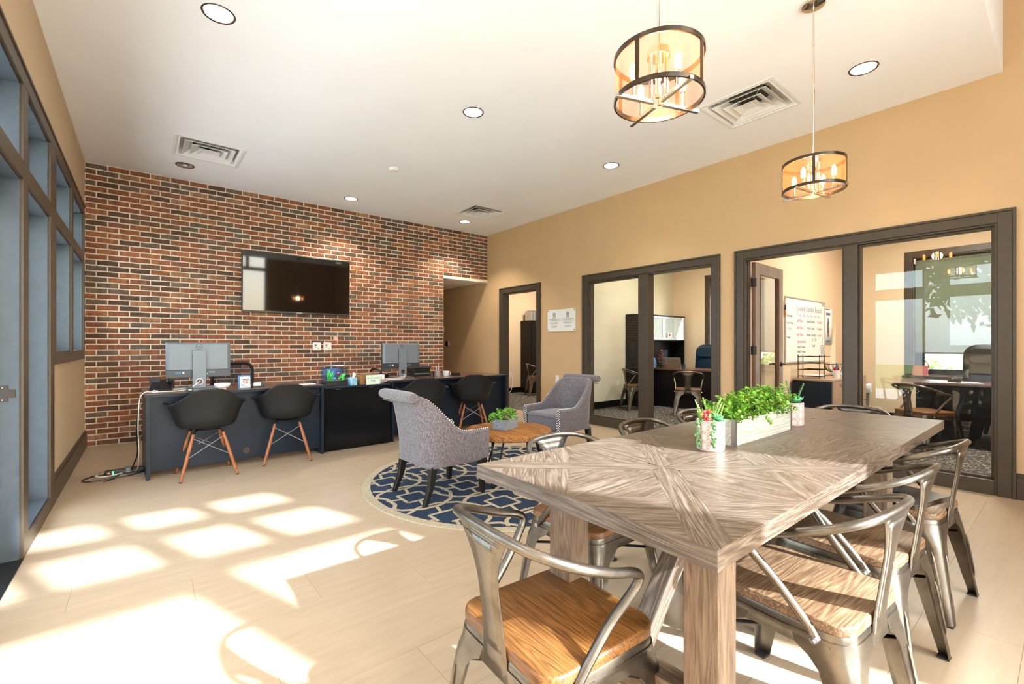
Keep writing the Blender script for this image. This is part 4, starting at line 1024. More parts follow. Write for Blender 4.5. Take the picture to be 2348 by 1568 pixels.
# ---------------------------------------------------------------- metal armchairs
def metalchair(seatmat='seatA'):
    t = thing('metal_armchair', 'x', 'chair')
    S = .403
    m = MB(); P = lambda g, r: rrect(S*g, S*g, r, 6)
    m.loft([ring_at(P(.97, .055), .428), ring_at(P(1.0, .06), .432), ring_at(P(1.0, .06), .449), ring_at(P(.99, .058), .456), ring_at(P(.965, .052), .459)], True, True).build('seat', seatmat, t, ang=50)
    m = MB()
    def band_(w0, z0, w1, z1, z2, w2): m.loft([ring_at(rrect(w0, w0, .062, 6), z0), ring_at(rrect(w1, w1, .066, 6), z1), ring_at(rrect(w2, w2, .066, 6), z2)], True, False)
    m.loft([ring_at(rrect(.36, .36, .05, 6), .4275), ring_at(rrect(.398, .398, .062, 6), .4285), ring_at(rrect(.402, .402, .064, 6), .424), ring_at(rrect(.404, .404, .064, 6), .409), ring_at(rrect(.410, .410, .067, 6), .407), ring_at(rrect(.414, .414, .068, 6), .372)], True, False)
    m.build('seat_pan', 'gun', t, ang=40, solid=.002)
    # legs: pressed sheet, flaring into the apron
    for sx in (-1, 1):
        for sy in (-1, 1):
            top = Vector((sx*.2055, sy*.2055, 0)); bot = Vector((sx*.236, sy*(.262 if sy < 0 else .25), 0)); rings = []
            for z, w in ((.410, .150), (.372, .140), (.352, .108), (.325, .086), (.28, .076), (.18, .062), (.08, .05), (.03, .043), (.006, .041)):
                u = 1-z/.41; c = top+(bot-top)*u; r = min(.066, w*.44); out = []
                q = [(-w, 0), (-w*.5-r*.2, 0)]+[(-r+r*sin(a), -r+r*cos(a)) for a in (0, pi/8, pi/4, 3*pi/8, pi/2)]+[(0, -w*.5-r*.2), (0, -w)]
                inn = [(x*.94-.0035, y*.94-.0035) for x, y in reversed(q)]; inn[0] = (-.003, -w); inn[-1] = (-w, -.003)
                for x, y in q+inn: out.append(Vector((c.x+sx*x, c.y+sy*y, z)))
                rings.append(out)
            l = MB().loft(rings, True, True).build('leg', 'gun', t, ang=50)
            for ax in (0, 1):
                rib = []
                for k in range(10):
                    z = .30-.20*k/9; u = 1-z/.41; c = top+(bot-top)*u; w = .07-.02*k/9
                    p = Vector((c.x-sx*w*.52, c.y+sy*.0012, z)) if ax == 0 else Vector((c.x+sx*.0012, c.y-sy*w*.52, z))
                    rib.append(p)
                MB().tube(rib, [.001, .006, .007, .007, .007, .007, .006, .006, .005, .001], 6).build('pressed_rib', 'gun', l)
            MB().loft([[Vector((bot.x+sx*(-.021+a*.0195), bot.y+sy*(-.021+b*.0195), z)) for a, b in ((1, 1), (-1, 1), (-1, -1), (1, -1))] for z in (0, .009)], True, True).build('rubber_foot', 'rubber', l, smooth=False, bev=.004)
    for s in (-1, 1):
        a = Vector((-.19, -.19*s, .30)); b = Vector((.19, .19*s, .30)); MB().tube([a, (0, 0, .31+.004*s), b], .006, 6).build('cross_brace', 'satinblack', t)
    # back splat
    def spl(z0, shrink, off, nm):
        rg = []
        for i in range(15):
            u = i/14; z = .385+(.754-.385)*u
            y = -.2045 if z < .43 else -.2045-.043*((z-.43)/.324)**1.15
            w = .056-.010*sin(min(1, u*2)*pi/2)+(.072*max(0, (u-.55)/.45)**2.2); w -= shrink
            if nm == 'pressed_panel' and (u < .12 or u > .93): continue
            cv = .010
            rg.append([Vector((w*q, y-off+cv*(1-q*q)*-1*(.3), z)) for q in (-1, -.5, 0, .5, 1)])
        MB().loft(rg, False, False).build(nm, 'gun', t, solid=.003, ang=60)
    spl(0, 0, 0, 'back_splat'); spl(0, .018, .0018, 'pressed_panel'); spl(0, .018, -.0018, 'pressed_panel')
    # arm and back tube
    XS = 1.035
    h = [(.2035, -.105, .43), (.2065, -.07, .47), (.213, -.01, .535), (.222, .045, .595), (.228, .064, .620), (.2305, .064, .640), (.2315, .036, .655), (.2315, -.03, .672), (.228, -.10, .697), (.21, -.17, .724), (.16, -.224, .746), (.09, -.245, .756), (0, -.251, .760)]
    h = [(x*(XS if z > .56 else 1), y, z) for x, y, z in h]
    full = h+[(-x, y, z) for x, y, z in reversed(h[:-1])]
    MB().tube(spline(full, 4), .0125, 12).build('arm_rail', 'gun', t, ang=60)
    for s in (-1, 1):
        b = MB().tube([(s*.2035, -.105, .432), (s*.2045, -.125, .402)], .012, 8).build('rail_tab', 'gun', t)
        MB().tube([(s*.205, -.122, .405), (s*.222, -.122, .405)], .0095, 10).build('bolt', 'steel', b)
        MB().tube([(s*.222, -.122, .405), (s*.2265, -.122, .405)], [.0075, .004], 10).build('bolt_head', 'steel', b)
    return t
G1 = 'gunmetal armchairs around the dining table'
ca = metalchair('seatA'); cb_ = metalchair('seatB')
ca.location = (.902, .922, 0); ca.rotation_euler = (0, 0, R(-93)); ca['label'] = 'gunmetal armchair with honey wood seat at the near end of the table, left of it'; ca['group'] = G1
cb_.location = (1.645, .555, 0); cb_.rotation_euler = (0, 0, R(-4)); cb_['label'] = 'gunmetal armchair on the near side of the table, closest to the camera'; cb_['group'] = G1
dup(cb_, (2.21, .575, 0), R(-4), 'gunmetal armchair on the near side of the table, middle of three', G1)
c4 = dup(cb_, (2.925, .568, 0), R(-4), 'gunmetal armchair with a laptop on its seat, last on the near side', G1)
dup(ca, (1.585, 1.395, 0), R(180), 'gunmetal armchair on the far side of the table, nearest the rug', G1)
dup(ca, (2.27, 1.40, 0), R(180), 'gunmetal armchair on the far side of the table, middle of three', G1)
dup(ca, (2.90, 1.42, 0), R(180), 'gunmetal armchair on the far side, behind the flower pot', G1)
dup(ca, (3.80, 1.02, 0), R(90), 'gunmetal armchair at the far end of the dining table', G1)

# ---------------------------------------------------------------- laptop and cables on the chair
t = thing('laptop', 'closed grey laptop lying on the last near-side chair seat', 'laptop', (2.92, .53, .4592), R(-14))
BX(-.165, .165, -.115, .115, 0, .011).build('base', 'laptopgrey', t, smooth=False, bev=.003); BX(-.165, .165, -.115, .115, .0115, .018).build('lid', 'laptopgrey', t, smooth=False, bev=.003)
for k in range(5): BX(-.166, -.164, -.08+k*.03, -.062+k*.03, .003, .008).build('port', 'black', t, smooth=False)
t = thing('power_adapter', 'black laptop power adapter with coiled cord on the closed laptop', 'charger', (2.95, .60, .4772), R(30))
BX(-.055, .055, -.028, .028, 0, .028).build('brick_case', 'black', t, smooth=False, bev=.004)
MB().tube(spline([(.055, 0, .012), (.10, .02, .01), (.12, -.04, .03), (.06, -.08, .012), (-.02, -.06, .03), (-.08, -.01, .03), (-.05, .05, .03), (.03, .045, .034), (.08, .0, .03)], 6), .003, 6).build('cord', 'black', t)
BX(-.02, .012, -.029, -.0275, .006, .022).build('label_sticker', 'inkgrey', t, smooth=False)

# ---------------------------------------------------------------- plants
def leafmesh(L, W, T=.12, n=5, mat='leaf', fold=.2):
    """flat folded leaf along +x"""
    m = MB(); cs = []
    for i in range(n+1):
        u = i/n; w = W*sin(pi*min(.97, max(.03, u))**.8)*.5; z = T*L*sin(u*pi*.6)
        cs.append([Vector((u*L, -w, z+fold*w)), Vector((u*L, 0, z)), Vector((u*L, w, z+fold*w))])
    m.loft(cs, False, False); return m
def fatleaf(L, W, H, curl=.25, n=6, tip=1.0):
    m = MB(); rg = []
    for i in range(n+1):
        u = i/n; w = W*.5*max(.03, sin(pi*(.12+.88*u)**1.0 if u > 0 else .35))*(1 if u < .6 else 1); w = W*.5*(.35+.65*sin(pi*min(u*1.25, .5+.0) if u < .4 else pi/2))*(1 if u < .55 else max(.04, 1-((u-.55)/.45)**1.8*tip))
        h = H*.5*(1 if u < .6 else max(.1, 1-((u-.6)/.4)**1.5)); z = curl*L*u*u
        rg.append([Vector((u*L, w*cos(a), z+h*sin(a)*(1 if sin(a) < 0 else .45))) for a in [2*pi*k/6 for k in range(6)]])
    return m.loft(rg, True, True)
def xf(mb, Mx, into):
    into.add([Mx @ Vector(v) for v in mb.v], mb.f)
def rosette(parent, loc, R_, n, mat, tilt=(0, 0), name='succulent', leafname='leaf', wide=.42, fat=.16, layers=3, sep=True):
    o = bpy.data.objects.new(name, None); 
    core = MB().ball((0, 0, .004), R_*.12, 6, 4).build(name, mat, parent, loc=loc, rot=(tilt[0], tilt[1], rnd.uniform(0, 6)))
    k = 0
    me = fatleaf(R_, R_*wide, R_*fat).mesh(leafname); me.materials.append(M[mat]); acc = MB()
    for l in range(layers):
        c = n-l*2 if layers > 1 else n
        for i in range(c):
            a = 2*pi*(i+.5*(l % 2))/c+l*.3; el = R(12+l*26); s = 1-.24*l
            if sep: link(leafname, me, core, loc=(0, 0, .004*l), rot=Euler((0, -el, a))).scale = (s, s, s)
            else: xf(fatleaf(R_, R_*wide, R_*fat), Matrix.Rotation(a, 4, 'Z') @ Matrix.Rotation(-el, 4, 'Y') @ Matrix.Scale(s, 4), acc)
    if not sep: acc.build(leafname, mat, core)
    bpy.data.objects.remove(o); return core
def sprig_mb(r, h, nl, ls, spread=.35, round_=True):
    m = MB(); pts = [Vector((0, 0, 0))]; d = Vector((r.uniform(-.2, .2), r.uniform(-.2, .2), 1))
    for i in range(4): d = (d+Vector((r.uniform(-.3, .3), r.uniform(-.3, .3), 0))).normalized(); pts.append(pts[-1]+d*h/4)
    sm = MB().tube(pts, .0012, 3); lf = MB()
    for i in range(nl):
        u = (i+.6)/nl; k = min(3, int(u*4)); p = pts[k]+(pts[k+1]-pts[k])*(u*4-k)
        a = i*1.57+r.uniform(-.3, .3)
        for q in (0, pi):
            L = ls*r.uniform(.7, 1.15); lm = leafmesh(L, L*.78, .1, 3)
            xf(lm, Matrix.Translation(p) @ Matrix.Rotation(a+q, 4, 'Z') @ Matrix.Rotation(-R(r.uniform(5, 50)), 4, 'Y'), lf)
    return sm, lf
# trough
t = thing('trough_planter', 'whitewashed wooden trough of bushy green foliage in the middle of the table', 'planter', (2.362, 1.012, TZ), R(.5))
L2, W2, Hh = .328, .062, .118
for b, nm in (((-L2, L2, -W2, -W2+.01, 0, Hh), 'side_board'), ((-L2, L2, W2-.01, W2, 0, Hh), 'side_board'), ((-L2, -L2+.01, -W2+.01, W2-.01, 0, Hh), 'end_board'), ((L2-.01, L2, -W2+.01, W2-.01, 0, Hh), 'end_board'), ((-L2+.01, L2-.01, -W2+.01, W2-.01, 0.001, .008), 'bottom_board')):
    BX(*b).build(nm, 'whitewash', t, smooth=False, bev=.0015)
for sx in (-1, 1):
    for sy in (-1, 1):
        c = MB(); c.box(*sorted((sx*(L2+.0012), sx*(L2-.018))), *sorted((sy*(W2+.0012), sy*(W2-.0002))), 0, Hh).box(*sorted((sx*(L2+.0012), sx*(L2-.0002))), *sorted((sy*(W2+.0012), sy*(W2-.015))), 0, Hh)
        c.build('corner_bracket', 'steel', t, smooth=False)
BX(-L2+.011, L2-.011, -W2+.011, W2-.011, .07, .095).build('filling', 'soil', t, smooth=False)
sv = []
for i in range(8):
    r = random.Random(40+i); sm_, lf = sprig_mb(r, .13, 8, .026); a = sm_.mesh('stem'); a.materials.append(M['stem']); b = lf.mesh('leaves', ang=80); b.materials.append(M['leaf'] if i % 3 else M['leafb']); sv.append((a, b))
r = random.Random(5)
for i in range(210):
    x = r.uniform(-L2+.01, L2-.01); y = r.uniform(-W2+.008, W2-.008); a, b = sv[i % 8]
    lean = Euler((-(y/W2)*.55+r.uniform(-.2, .2), (x/L2)*.45*(abs(x)/L2)+r.uniform(-.25, .25), r.uniform(0, 6)))
    s = r.uniform(.7, 1.12)*(1.08-.25*abs(y/W2))
    so = link('sprig', b, t, loc=(x, y, .092), rot=lean, kind=None); so.scale = (s, s, s)
    link('stem', a, so)
for i in range(26):
    x = r.uniform(-L2, L2); sy = -1 if i % 3 else 1; a, b = sv[i % 8]
    so = link('sprig', b, t, loc=(x, sy*(W2-.01), .10), rot=Euler((-sy*r.uniform(.9, 1.6), r.uniform(-.5, .5), r.uniform(0, 6)))); so.scale = [r.uniform(.45, .7)]*3
# printed pots
def pot(name, lab, x, y, r_, h):
    t = thing(name, lab, 'planter', (x, y, TZ), 0, 'patterned pots on the dining table')
    me = MB(); prof = [(r_*.9, 0), (r_*.97, .004), (r_, .012), (r_*1.0, h-.006), (r_*.985, h)]; me.lathe(prof, 48, cap1=False)
    o = me.build('pot', 'pot', t)
    m_ = o.data; uv = m_.uv_layers.new(name='UVMap')
    for p in m_.polygons:
        us = []
        for li in p.loop_indices:
            v = m_.vertices[m_.loops[li].vertex_index].co; us.append([(math.atan2(v.y, v.x)/(2*pi)) % 1, v.z/h])
        mn = min(u[0] for u in us); mx = max(u[0] for u in us)
        for li, u in zip(p.loop_indices, us): uv.data[li].uv = (u[0]+(1 if mx-mn > .5 and u[0] < .5 else 0), u[1])
    MB().lathe([(r_*.985, h), (r_*.93, h), (r_*.92, h-.03)], 40, cap0=False, cap1=False).build('rim', 'ceramic', t)
    MB().lathe([(r_*.925, h-.025), (.001, h-.018)], 30, cap0=False).build('filling', 'soil', t)
    return t
def aloe(parent, loc, L, ang, n=9, mat='aloe'):
    m = MB(); pts = spline([(0, 0, 0), (L*.12*cos(ang), L*.12*sin(ang), L*.5), (L*.32*cos(ang), L*.32*sin(ang), L)], 4)
    for i, p in enumerate(pts[1:]):
        for q in range(5):
            a = q*2*pi/5+i*.6; s = L*.16*(1-.55*i/len(pts)); xf(fatleaf(s, s*.42, s*.2, .3, 3), Matrix.Translation(p) @ Matrix.Rotation(a, 4, 'Z') @ Matrix.Rotation(-R(50), 4, 'Y'), m)
    m.tube(pts, L*.03, 5); return m.build('spiky_stem', mat, parent, loc=loc, ang=70)
def pearls(parent, pts, n, r_, seed=1):
    r = random.Random(seed); s = spline(pts, 8); m = MB(); MB().tube(s, .001, 4).build('trailing_stem', 'stem', parent)
    for i in range(n):
        p = s[int(i/n*(len(s)-1))]; q = p+Vector((r.uniform(-1, 1), r.uniform(-1, 1), r.uniform(-.6, .6)))*r_*1.5; m.ball(q, r_*r.uniform(.75, 1.1), 6, 5, (1, 1, 1.15))
    return m.build('pearl_strand', 'pearl', parent, kind='stuff')
p1 = pot('succulent_pot', 'pink and white patterned pot with red and green succulents, nearest the camera', 1.898, .988, .056, .128)
rosette(p1, (-.004, -.030, .128), .040, 9, 'rosette', (R(25), 0), 'jade_rosette')
for (x, y, z, s) in ((-.034, .000, .137, .024), (-.024, .022, .152, .020), (-.005, .006, .155, .022), (-.040, -.014, .124, .020)):
    rosette(p1, (x, y, z), s, 6, 'redleaf', (R(rnd.uniform(-20, 40)), R(-25)), 'red_cluster', wide=.62, fat=.2, layers=2)
for (x, y, L, a) in ((.02, -.01, .082, 5.4), (.03, .006, .10, 5.0), (.016, .02, .095, 1.2), (.036, -.02, .075, 5.9), (-.012, .03, .09, 2.2), (.04, .01, .07, .3), (-.035, .028, .062, 2.9)): aloe(p1, (x, y, .115), L, a)
for i in range(10):
    a, b = sv[i % 8]; so = link('sprig', b, p1, loc=(.0+.03*cos(i), .03*sin(i*1.7), .11), rot=Euler((r.uniform(-.6, .6), r.uniform(-.6, .6), i))); so.scale = (.42,)*3
lm = MB()
for i in range(9): xf(leafmesh(.055, .009, .2, 4), Matrix.Translation((-.035, .02, .125)) @ Matrix.Rotation(2.2+i*.25, 4, 'Z') @ Matrix.Rotation(-R(25+i*6), 4, 'Y'), lm)
lm.build('blade_leaves', 'aloe', p1)
pearls(p1, [(-.030, -.030, .128), (-.050, -.040, .120), (-.053, -.040, .09), (-.050, -.040, .05), (-.050, -.042, .02)], 44, .0055, 2)
pearls(p1, [(-.035, .010, .128), (-.062, .022, .118), (-.066, .022, .08), (-.066, .020, .04), (-.064, .02, .015)], 40, .0055, 3)
p2 = pot('succulent_pot', 'pink and white patterned pot with upright succulents, beyond the trough', 2.845, 1.01, .062, .128)
for (x, y, L, a) in ((-.02, .02, .10, 2.0), (.0, .0, .125, 1.0), (.025, -.02, .115, 5.6), (-.01, .03, .09, 1.5)): aloe(p2, (x, y, .11), L, a, mat='leafd')
rosette(p2, (.022, -.026, .128), .045, 8, 'rosette', (R(10), R(25)), 'jade_rosette', wide=.6)
rosette(p2, (-.03, .01, .150), .016, 6, 'redleaf', (0, R(-25)), 'red_cluster', wide=.62, fat=.2, layers=2)
for i in range(12):
    a, b = sv[i % 8]; so = link('sprig', b, p2, loc=(.03*cos(i*2), .03*sin(i*1.3), .11), rot=Euler((r.uniform(.2, 1.1), r.uniform(-.9, .3), i))); so.scale = (.5,)*3
# coffee-table planter
t = thing('stone_planter', 'square grey stone planter of mixed succulents on the round coffee table', 'planter', (2.555, 3.262, .4525), R(20))
b = MB(); a0 = .105; b0 = .072
b.box(-a0, a0, -b0, -b0+.012, 0, .092).box(-a0, a0, b0-.012, b0, 0, .092).box(-a0, -a0+.012, -b0+.012, b0-.012, 0, .092).box(a0-.012, a0, -b0+.012, b0-.012, 0, .092).box(-a0+.012, a0-.012, -b0+.012, b0-.012, 0, .01)
b.build('planter_box', 'concrete', t, smooth=False, bev=.002)
BX(-a0+.013, a0-.013, -b0+.013, b0-.013, .05, .08).build('filling', 'soil', t, smooth=False)
for (x, y, z, s, m_) in ((-.06, -.04, .095, .045, 'leafgrey'), (-.03, -.055, .085, .035, 'leafgrey'), (-.01, .0, .135, .045, 'leafgrey'), (.02, .03, .14, .035, 'leafgrey'), (.06, -.058, .095, .035, 'rosette'), (.04, -.06, .078, .028, 'lime'), (.0, -.03, .115, .032, 'leafgrey'), (-.05, .02, .125, .035, 'leafgrey')):
    rosette(t, (x, y, z), s, 8, m_, (R(rnd.uniform(-10, 35)), R(rnd.uniform(-30, 30))), 'succulent', wide=.4, layers=2 if m_ != 'leafgrey' else 3, sep=False)
r = random.Random(9); fs = []
for i in range(4):
    sm_, lf = sprig_mb(r, .06, 7, .015); me = lf.mesh('tuft', ang=80); me.materials.append(M['leafb']); fs.append(me)
for i in range(140):
    left = i % 2; cx, cy = (-.065, .035) if left else (.07, .0)
    d = Vector((r.gauss(0, 1), r.gauss(0, 1), abs(r.gauss(0, 1)))).normalized()
    so = link('sprig', fs[i % 4], t, loc=(cx+d.x*.036, cy+d.y*.036, .090+d.z*.045), rot=d.to_track_quat('Z', 'Y').to_euler()); so.scale = (.85,)*3
# ---------------------------------------------------------------- things on the reception desks
ZD = .765
t = thing('desk_phone', 'black office desk phone with handset on the left end of the desk', 'phone', (.135, 5.66, ZD), R(170))
W_ = Matrix.Rotation(R(-28), 4, 'X')
MB().prism([(-.10, 0), (.10, 0), (.09, .015), (-.08, .10)], -.09, .09, Matrix.Rotation(R(90), 4, 'Y') @ Matrix.Rotation(R(90), 4, 'Z')).build('body', 'black', t, smooth=False, bev=.004)
h = MB().tube(spline([(-.065, .09, .075), (-.065, .06, .105), (-.065, 0, .085), (-.065, -.07, .05), (-.065, -.09, .025)], 5), [.02]*4+[.015]*13+[.02]*4, 10).build('handset', 'black', t)
BX(-.02, .09, -.13, -.02, .0, .02).build('foot_stand', 'black', t, smooth=False, bev=.003)
BX(.0, .085, .05, .09, .085, .13, ).build('display_hood', 'black', t, smooth=False, bev=.003)
t = thing('keyboard', 'flat white keyboard lying behind the near monitor stand', 'keyboard', (.43, 5.70, ZD), R(0))
BX(-.22, .22, -.07, .07, 0, .012).build('case', 'white', t, smooth=False, bev=.003); BX(-.21, .21, -.06, .06, .012, .016).build('keys', 'silver', t, smooth=False)
t = thing('card_holder', 'small dark grey pen box at the front edge of the left desk', 'holder', (.335, 5.27, ZD), R(3))
BX(-.026, .026, -.02, .02, 0, .05).build('box', 'darkgrey', t, smooth=False, bev=.005); BX(-.012, .012, -.0215, -.0195, .018, .026).build('mark', 'white', t, smooth=False)
t = thing('cable_loop', 'knotted white cable running off the left end of the desk down to the floor', 'cable', (0, 0, 0))
MB().tube(spline([(.43, 5.44, .855), (.36, 5.42, .80), (.28, 5.42, .772), (.16, 5.38, .772), (.06, 5.36, .775), (.0, 5.36, .775), (-.035, 5.36, .70), (-.045, 5.37, .45), (-.04, 5.45, .2), (-.06, 5.6, .02), (-.16, 5.78, .012), (-.27, 5.72, .012), (-.35, 5.62, .012), (-.28, 5.55, .012), (-.15, 5.62, .012)], 6), .004, 8).build('white_cable', 'wire_white', t)
MB().tube(spline([(.10, 5.36, .772), (.07, 5.34, .79), (.05, 5.37, .772), (.08, 5.38, .785), (.10, 5.35, .776), (.06, 5.33, .772), (.09, 5.32, .78)], 5), .004, 6).build('cable_knot', 'wire_white', t)
t = thing('black_cable', 'black power cables hanging behind the desk and looping across the floor', 'cable', (0, 0, 0))
MB().tube(spline([(-.03, 5.44, .72), (-.055, 5.46, .45), (-.05, 5.5, .2), (-.09, 5.62, .03), (-.02, 5.66, .012), (.03, 5.7, .008)], 6), .006, 8).build('cable', 'black', t)
MB().tube(spline([(-.27, 5.66, .014), (-.36, 5.64, .01), (-.43, 5.53, .008), (-.38, 5.45, .008), (-.26, 5.47, .008), (-.1, 5.50, .008), (.03, 5.62, .008)], 6), .0055, 8).build('cable', 'black', t)
MB().tube(spline([(-.28, 5.38, .006), (-.22, 5.44, .008), (-.18, 5.52, .02)], 4), .005, 6).build('cable', 'black', t)
MB().tube([(-.24, 5.45, .012), (-.21, 5.46, .012)], .014, 8).build('cable_tie', 'darkgrey', t)
t = thing('power_strip', 'black power strip with red and green lights on the floor by the desk', 'power strip', (-.17, 5.64, 0), R(4))
BX(-.115, .17, -.03, .03, 0, .045).build('case', 'black', t, smooth=False, bev=.008)
BX(-.095, -.082, -.032, -.029, .02, .03).build('red_light', 'ledr', t, smooth=False)
for z in (.013, .029): BX(-.066, -.053, -.032, -.029, z, z+.009).build('green_light', 'ledg', t, smooth=False)
BX(.03, .065, -.045, .01, .01, .06).build('white_plug', 'silver', t, smooth=False, bev=.006)
t = thing('ribbed_bowl', 'white footed bowl with a textured side on the left desk', 'bowl', (.605, 5.345, ZD))
MB().lathe([(.036, 0), (.036, .008), (.03, .011), (.055, .026), (.068, .048), (.072, .064), (.069, .064), (.062, .045), (.04, .022), (.001, .018)], 32).build('bowl', 'ceramic', t)
for k in range(3): MB().tube([((.0595+.0042*k+.0035)*cos(2*pi*j/32), (.0595+.0042*k+.0035)*sin(2*pi*j/32), .033+.008*k) for j in range(32)], .0012, 4, closed=True).build('raised_bead', 'ceramic', t)
t = thing('picture_frame', 'standing dark blue framed flyer with a drawing of a pitcher on the left desk', 'frame', (.80, 5.37, ZD), R(2))
Mx = Matrix.Rotation(R(-8), 4, 'X')
MB().box(-.056, .056, -.004, .004, 0, .135, Mx).build('backing', 'blue', t, smooth=False)
MB().box(-.035, .054, -.0052, -.004, .006, .12, Mx).build('sheet', 'paper', t, smooth=False)
for q in ((-.02, .045, .09, .096), (-.03, .01, .03, .038), (-.01, .03, .05, .058)): MB().box(q[0], q[1], -.0062, -.005, q[2], q[3], Mx).build('drawn_line', 'ink', t, smooth=False)
MB().box(.012, .028, -.0062, -.005, .06, .086, Mx).build('drawn_glass', 'orange', t, smooth=False); MB().box(-.012, .002, -.0062, -.005, .06, .082, Mx).build('drawn_glass', 'orange', t, smooth=False)
MB().tube([Mx @ Vector((.012+.04*cos(a), -.0055, .05+.03*sin(a))) for a in [2*pi*k/16 for k in range(16)]], .0015, 4, closed=True).build('drawn_loop', 'ink', t)
t = thing('card_stand', 'small black business card stand with a white card on the left desk', 'holder', (.93, 5.40, ZD), R(2))
BX(-.055, .055, -.03, .03, 0, .018).build('base', 'black', t, smooth=False, bev=.002); MB().box(-.04, .03, -.004, .0, .012, .05, Matrix.Rotation(R(-15), 4, 'X')).build('card', 'paper', t, smooth=False); MB().box(.033, .052, -.004, .02, .012, .055).build('card_side', 'darkgrey', t, smooth=False)
tag(BX(-.13, .13, -.05, .06, 0, .002).build('loose_paper', 'paper', smooth=False, loc=(1.40, 5.50, ZD), rot=(0, 0, R(-12))), 'white sheet of paper lying at the right end of the left desk', 'paper')
# mesh task chair behind the desk
t = thing('task_chair', 'black mesh-backed office chair behind the left desk, facing the room', 'chair', (.88, 6.42, 0), R(183))
rp = rrect(.44, .42, .09, 6)
MB().tube([(x, -.22-.05*cos(x*3), .77+z) for x, z in rp], .02, 8, closed=True).build('back_frame', 'black', t)
MB().add([(x*.96, -.22-.05*cos(x*3), .77+z*.96) for x, z in rp], [tuple(range(len(rp)))]).build('mesh_back', 'meshback', t, smooth=False)
MB().loft([ring_at(rrect(.46, .44, .08), .43), ring_at(rrect(.5, .48, .09), .46), ring_at(rrect(.48, .46, .09), .50)], True, True).build('seat', 'pad', t)
MB().tube(spline([(0, -.27, .62), (0, -.30, .5), (0, -.15, .42)], 4), .022, 8).build('back_stem', 'black', t)
MB().lathe([(.028, .08), (.028, .43)], 12).build('gas_column', 'satinblack', t)
for k in range(5):
    a = 2*pi*k/5; l = MB().tube([(0, 0, .10), (.28*cos(a), .28*sin(a), .07)], [.03, .018], 8).build('base_arm', 'black', t); MB().ball((.28*cos(a), .28*sin(a), .028), .028, 10, 6, (1, .7, 1)).build('caster', 'black', l)
for s in (-1, 1): MB().tube(spline([(s*.22, -.05, .45), (s*.29, -.05, .5), (s*.29, -.02, .66), (s*.28, .12, .67)], 4), .015, 6).build('armrest', 'black', t)
# aquarium
ZG = .735
t = thing('aquarium', 'small glass fish tank with green plants and a red ornament on the black cabinet', 'aquarium', (1.735, 5.46, ZG), R(2))
w2, d2, hh = .128, .085, .205
for b in ((-w2, w2, -d2, -d2+.004, 0.0, hh), (-w2, w2, d2-.004, d2, 0, hh), (-w2, -w2+.004, -d2+.004, d2-.004, 0, hh), (w2-.004, w2, -d2+.004, d2-.004, 0, hh)): BX(*b).build('glass_wall', 'tank', t, smooth=False)
BX(-w2-.002, w2+.002, -d2-.002, d2+.002, -.0, .045).build('base_rim', 'black', t, smooth=False, bev=.004)
BX(-w2+.006, w2-.006, d2-.01, d2-.006, .03, hh-.004).build('backdrop', simple('dark_blue_backdrop', '10233c', .6, var=.3, nscale=20), t, smooth=False)
BX(-w2+.006, w2-.006, -d2+.006, d2-.012, .03, .062).build('gravel', 'soil', t, smooth=False)
BX(-w2, w2, -d2, d2, hh, hh+.008).build('lid', glassmat('lid_glass', (.8, .85, 1, 1)), t, smooth=False)
BX(-.09, .10, -.03, .03, hh+.03, hh+.042).build('lamp_hood', 'darkgrey', t, smooth=False, bev=.003); BX(-.085, .095, -.028, .028, hh+.028, hh+.030).build('lamp_strip', 'tanklight', t, smooth=False)
MB().tube([(-.02, .05, hh), (-.02, .02, hh+.034)], .006, 6).build('lamp_arm', 'darkgrey', t)
ld = bpy.data.lights.new('tank_lamp', 'AREA'); ld.shape = 'RECTANGLE'; ld.size = .18; ld.size_y = .05; ld.energy = 1.6; lo = bpy.data.objects.new('tank_lamp', ld); COL.objects.link(lo); lo.parent = t; lo.location = (0, -.0, hh+.024)
r = random.Random(4)
M['plantneon'] = leafmat('aquarium_plant', '1f9a2c', '58e04a')
for (cx, n, hgt) in ((-.075, 9, .14), (-.045, 5, .11), (.085, 9, .09), (.06, 6, .07)):
    m = MB()
    for k in range(n):
        a = r.uniform(0, 6.28); x0 = cx+r.uniform(-.018, .018); y0 = r.uniform(-.05, .0)
        m.tube(spline([(x0, y0, .06), (x0+.012*cos(a), y0, .06+hgt*.5), (x0+.03*cos(a), y0+.01*sin(a), .06+hgt*r.uniform(.6, 1))], 3), [.0035]*6+[.001], 5)
    m.build('water_plant', 'plantneon', t)
MB().ball((.045, -.01, .128), .022, 10, 7, (1, .5, 1.25)).build('red_ornament', simple('maroon_ornament', '7c2838', .5, var=.2, nscale=60), t)
MB().tube(spline([(.05, -.01, .13), (.085, -.02, .12), (.10, -.02, .145)], 3), .002, 5).build('ornament_fin', 'redplastic', t)
MB().ball((-.01, -.04, .080), .018, 10, 7, (1.2, .6, 1)).build('rock_ornament', simple('blue_yellow_ornament', '4a8a9a', .5, var=.5, nscale=70), t)
MB().ball((.045, -.04, .075), .02, 10, 7, (1.2, .6, .8)).build('rock_ornament', simple('amber_rock', '8a6a1c', .5, var=.5, nscale=70), t)
for k in range(2): MB().tube(spline([(-w2+.01, .06, hh), (-w2-.03, .06, hh-.03), (-w2-.045-.01*k, .05, .08), (-w2-.06, .03, -.0+.035)], 5), .0018, 5).build('air_line', 'bronze', t)
t = thing('tissue_box', 'pale blue patterned tissue box between fish tank and wicker basket', 'box', (1.935, 5.43, ZG), R(6))
BX(-.035, .035, -.045, .045, 0, .085).build('box', 'tealglass', t, smooth=False, bev=.002)
BX(-.05, .03, -.058, -.046, .0, .012).build('fold', 'tealglass', t, smooth=False)
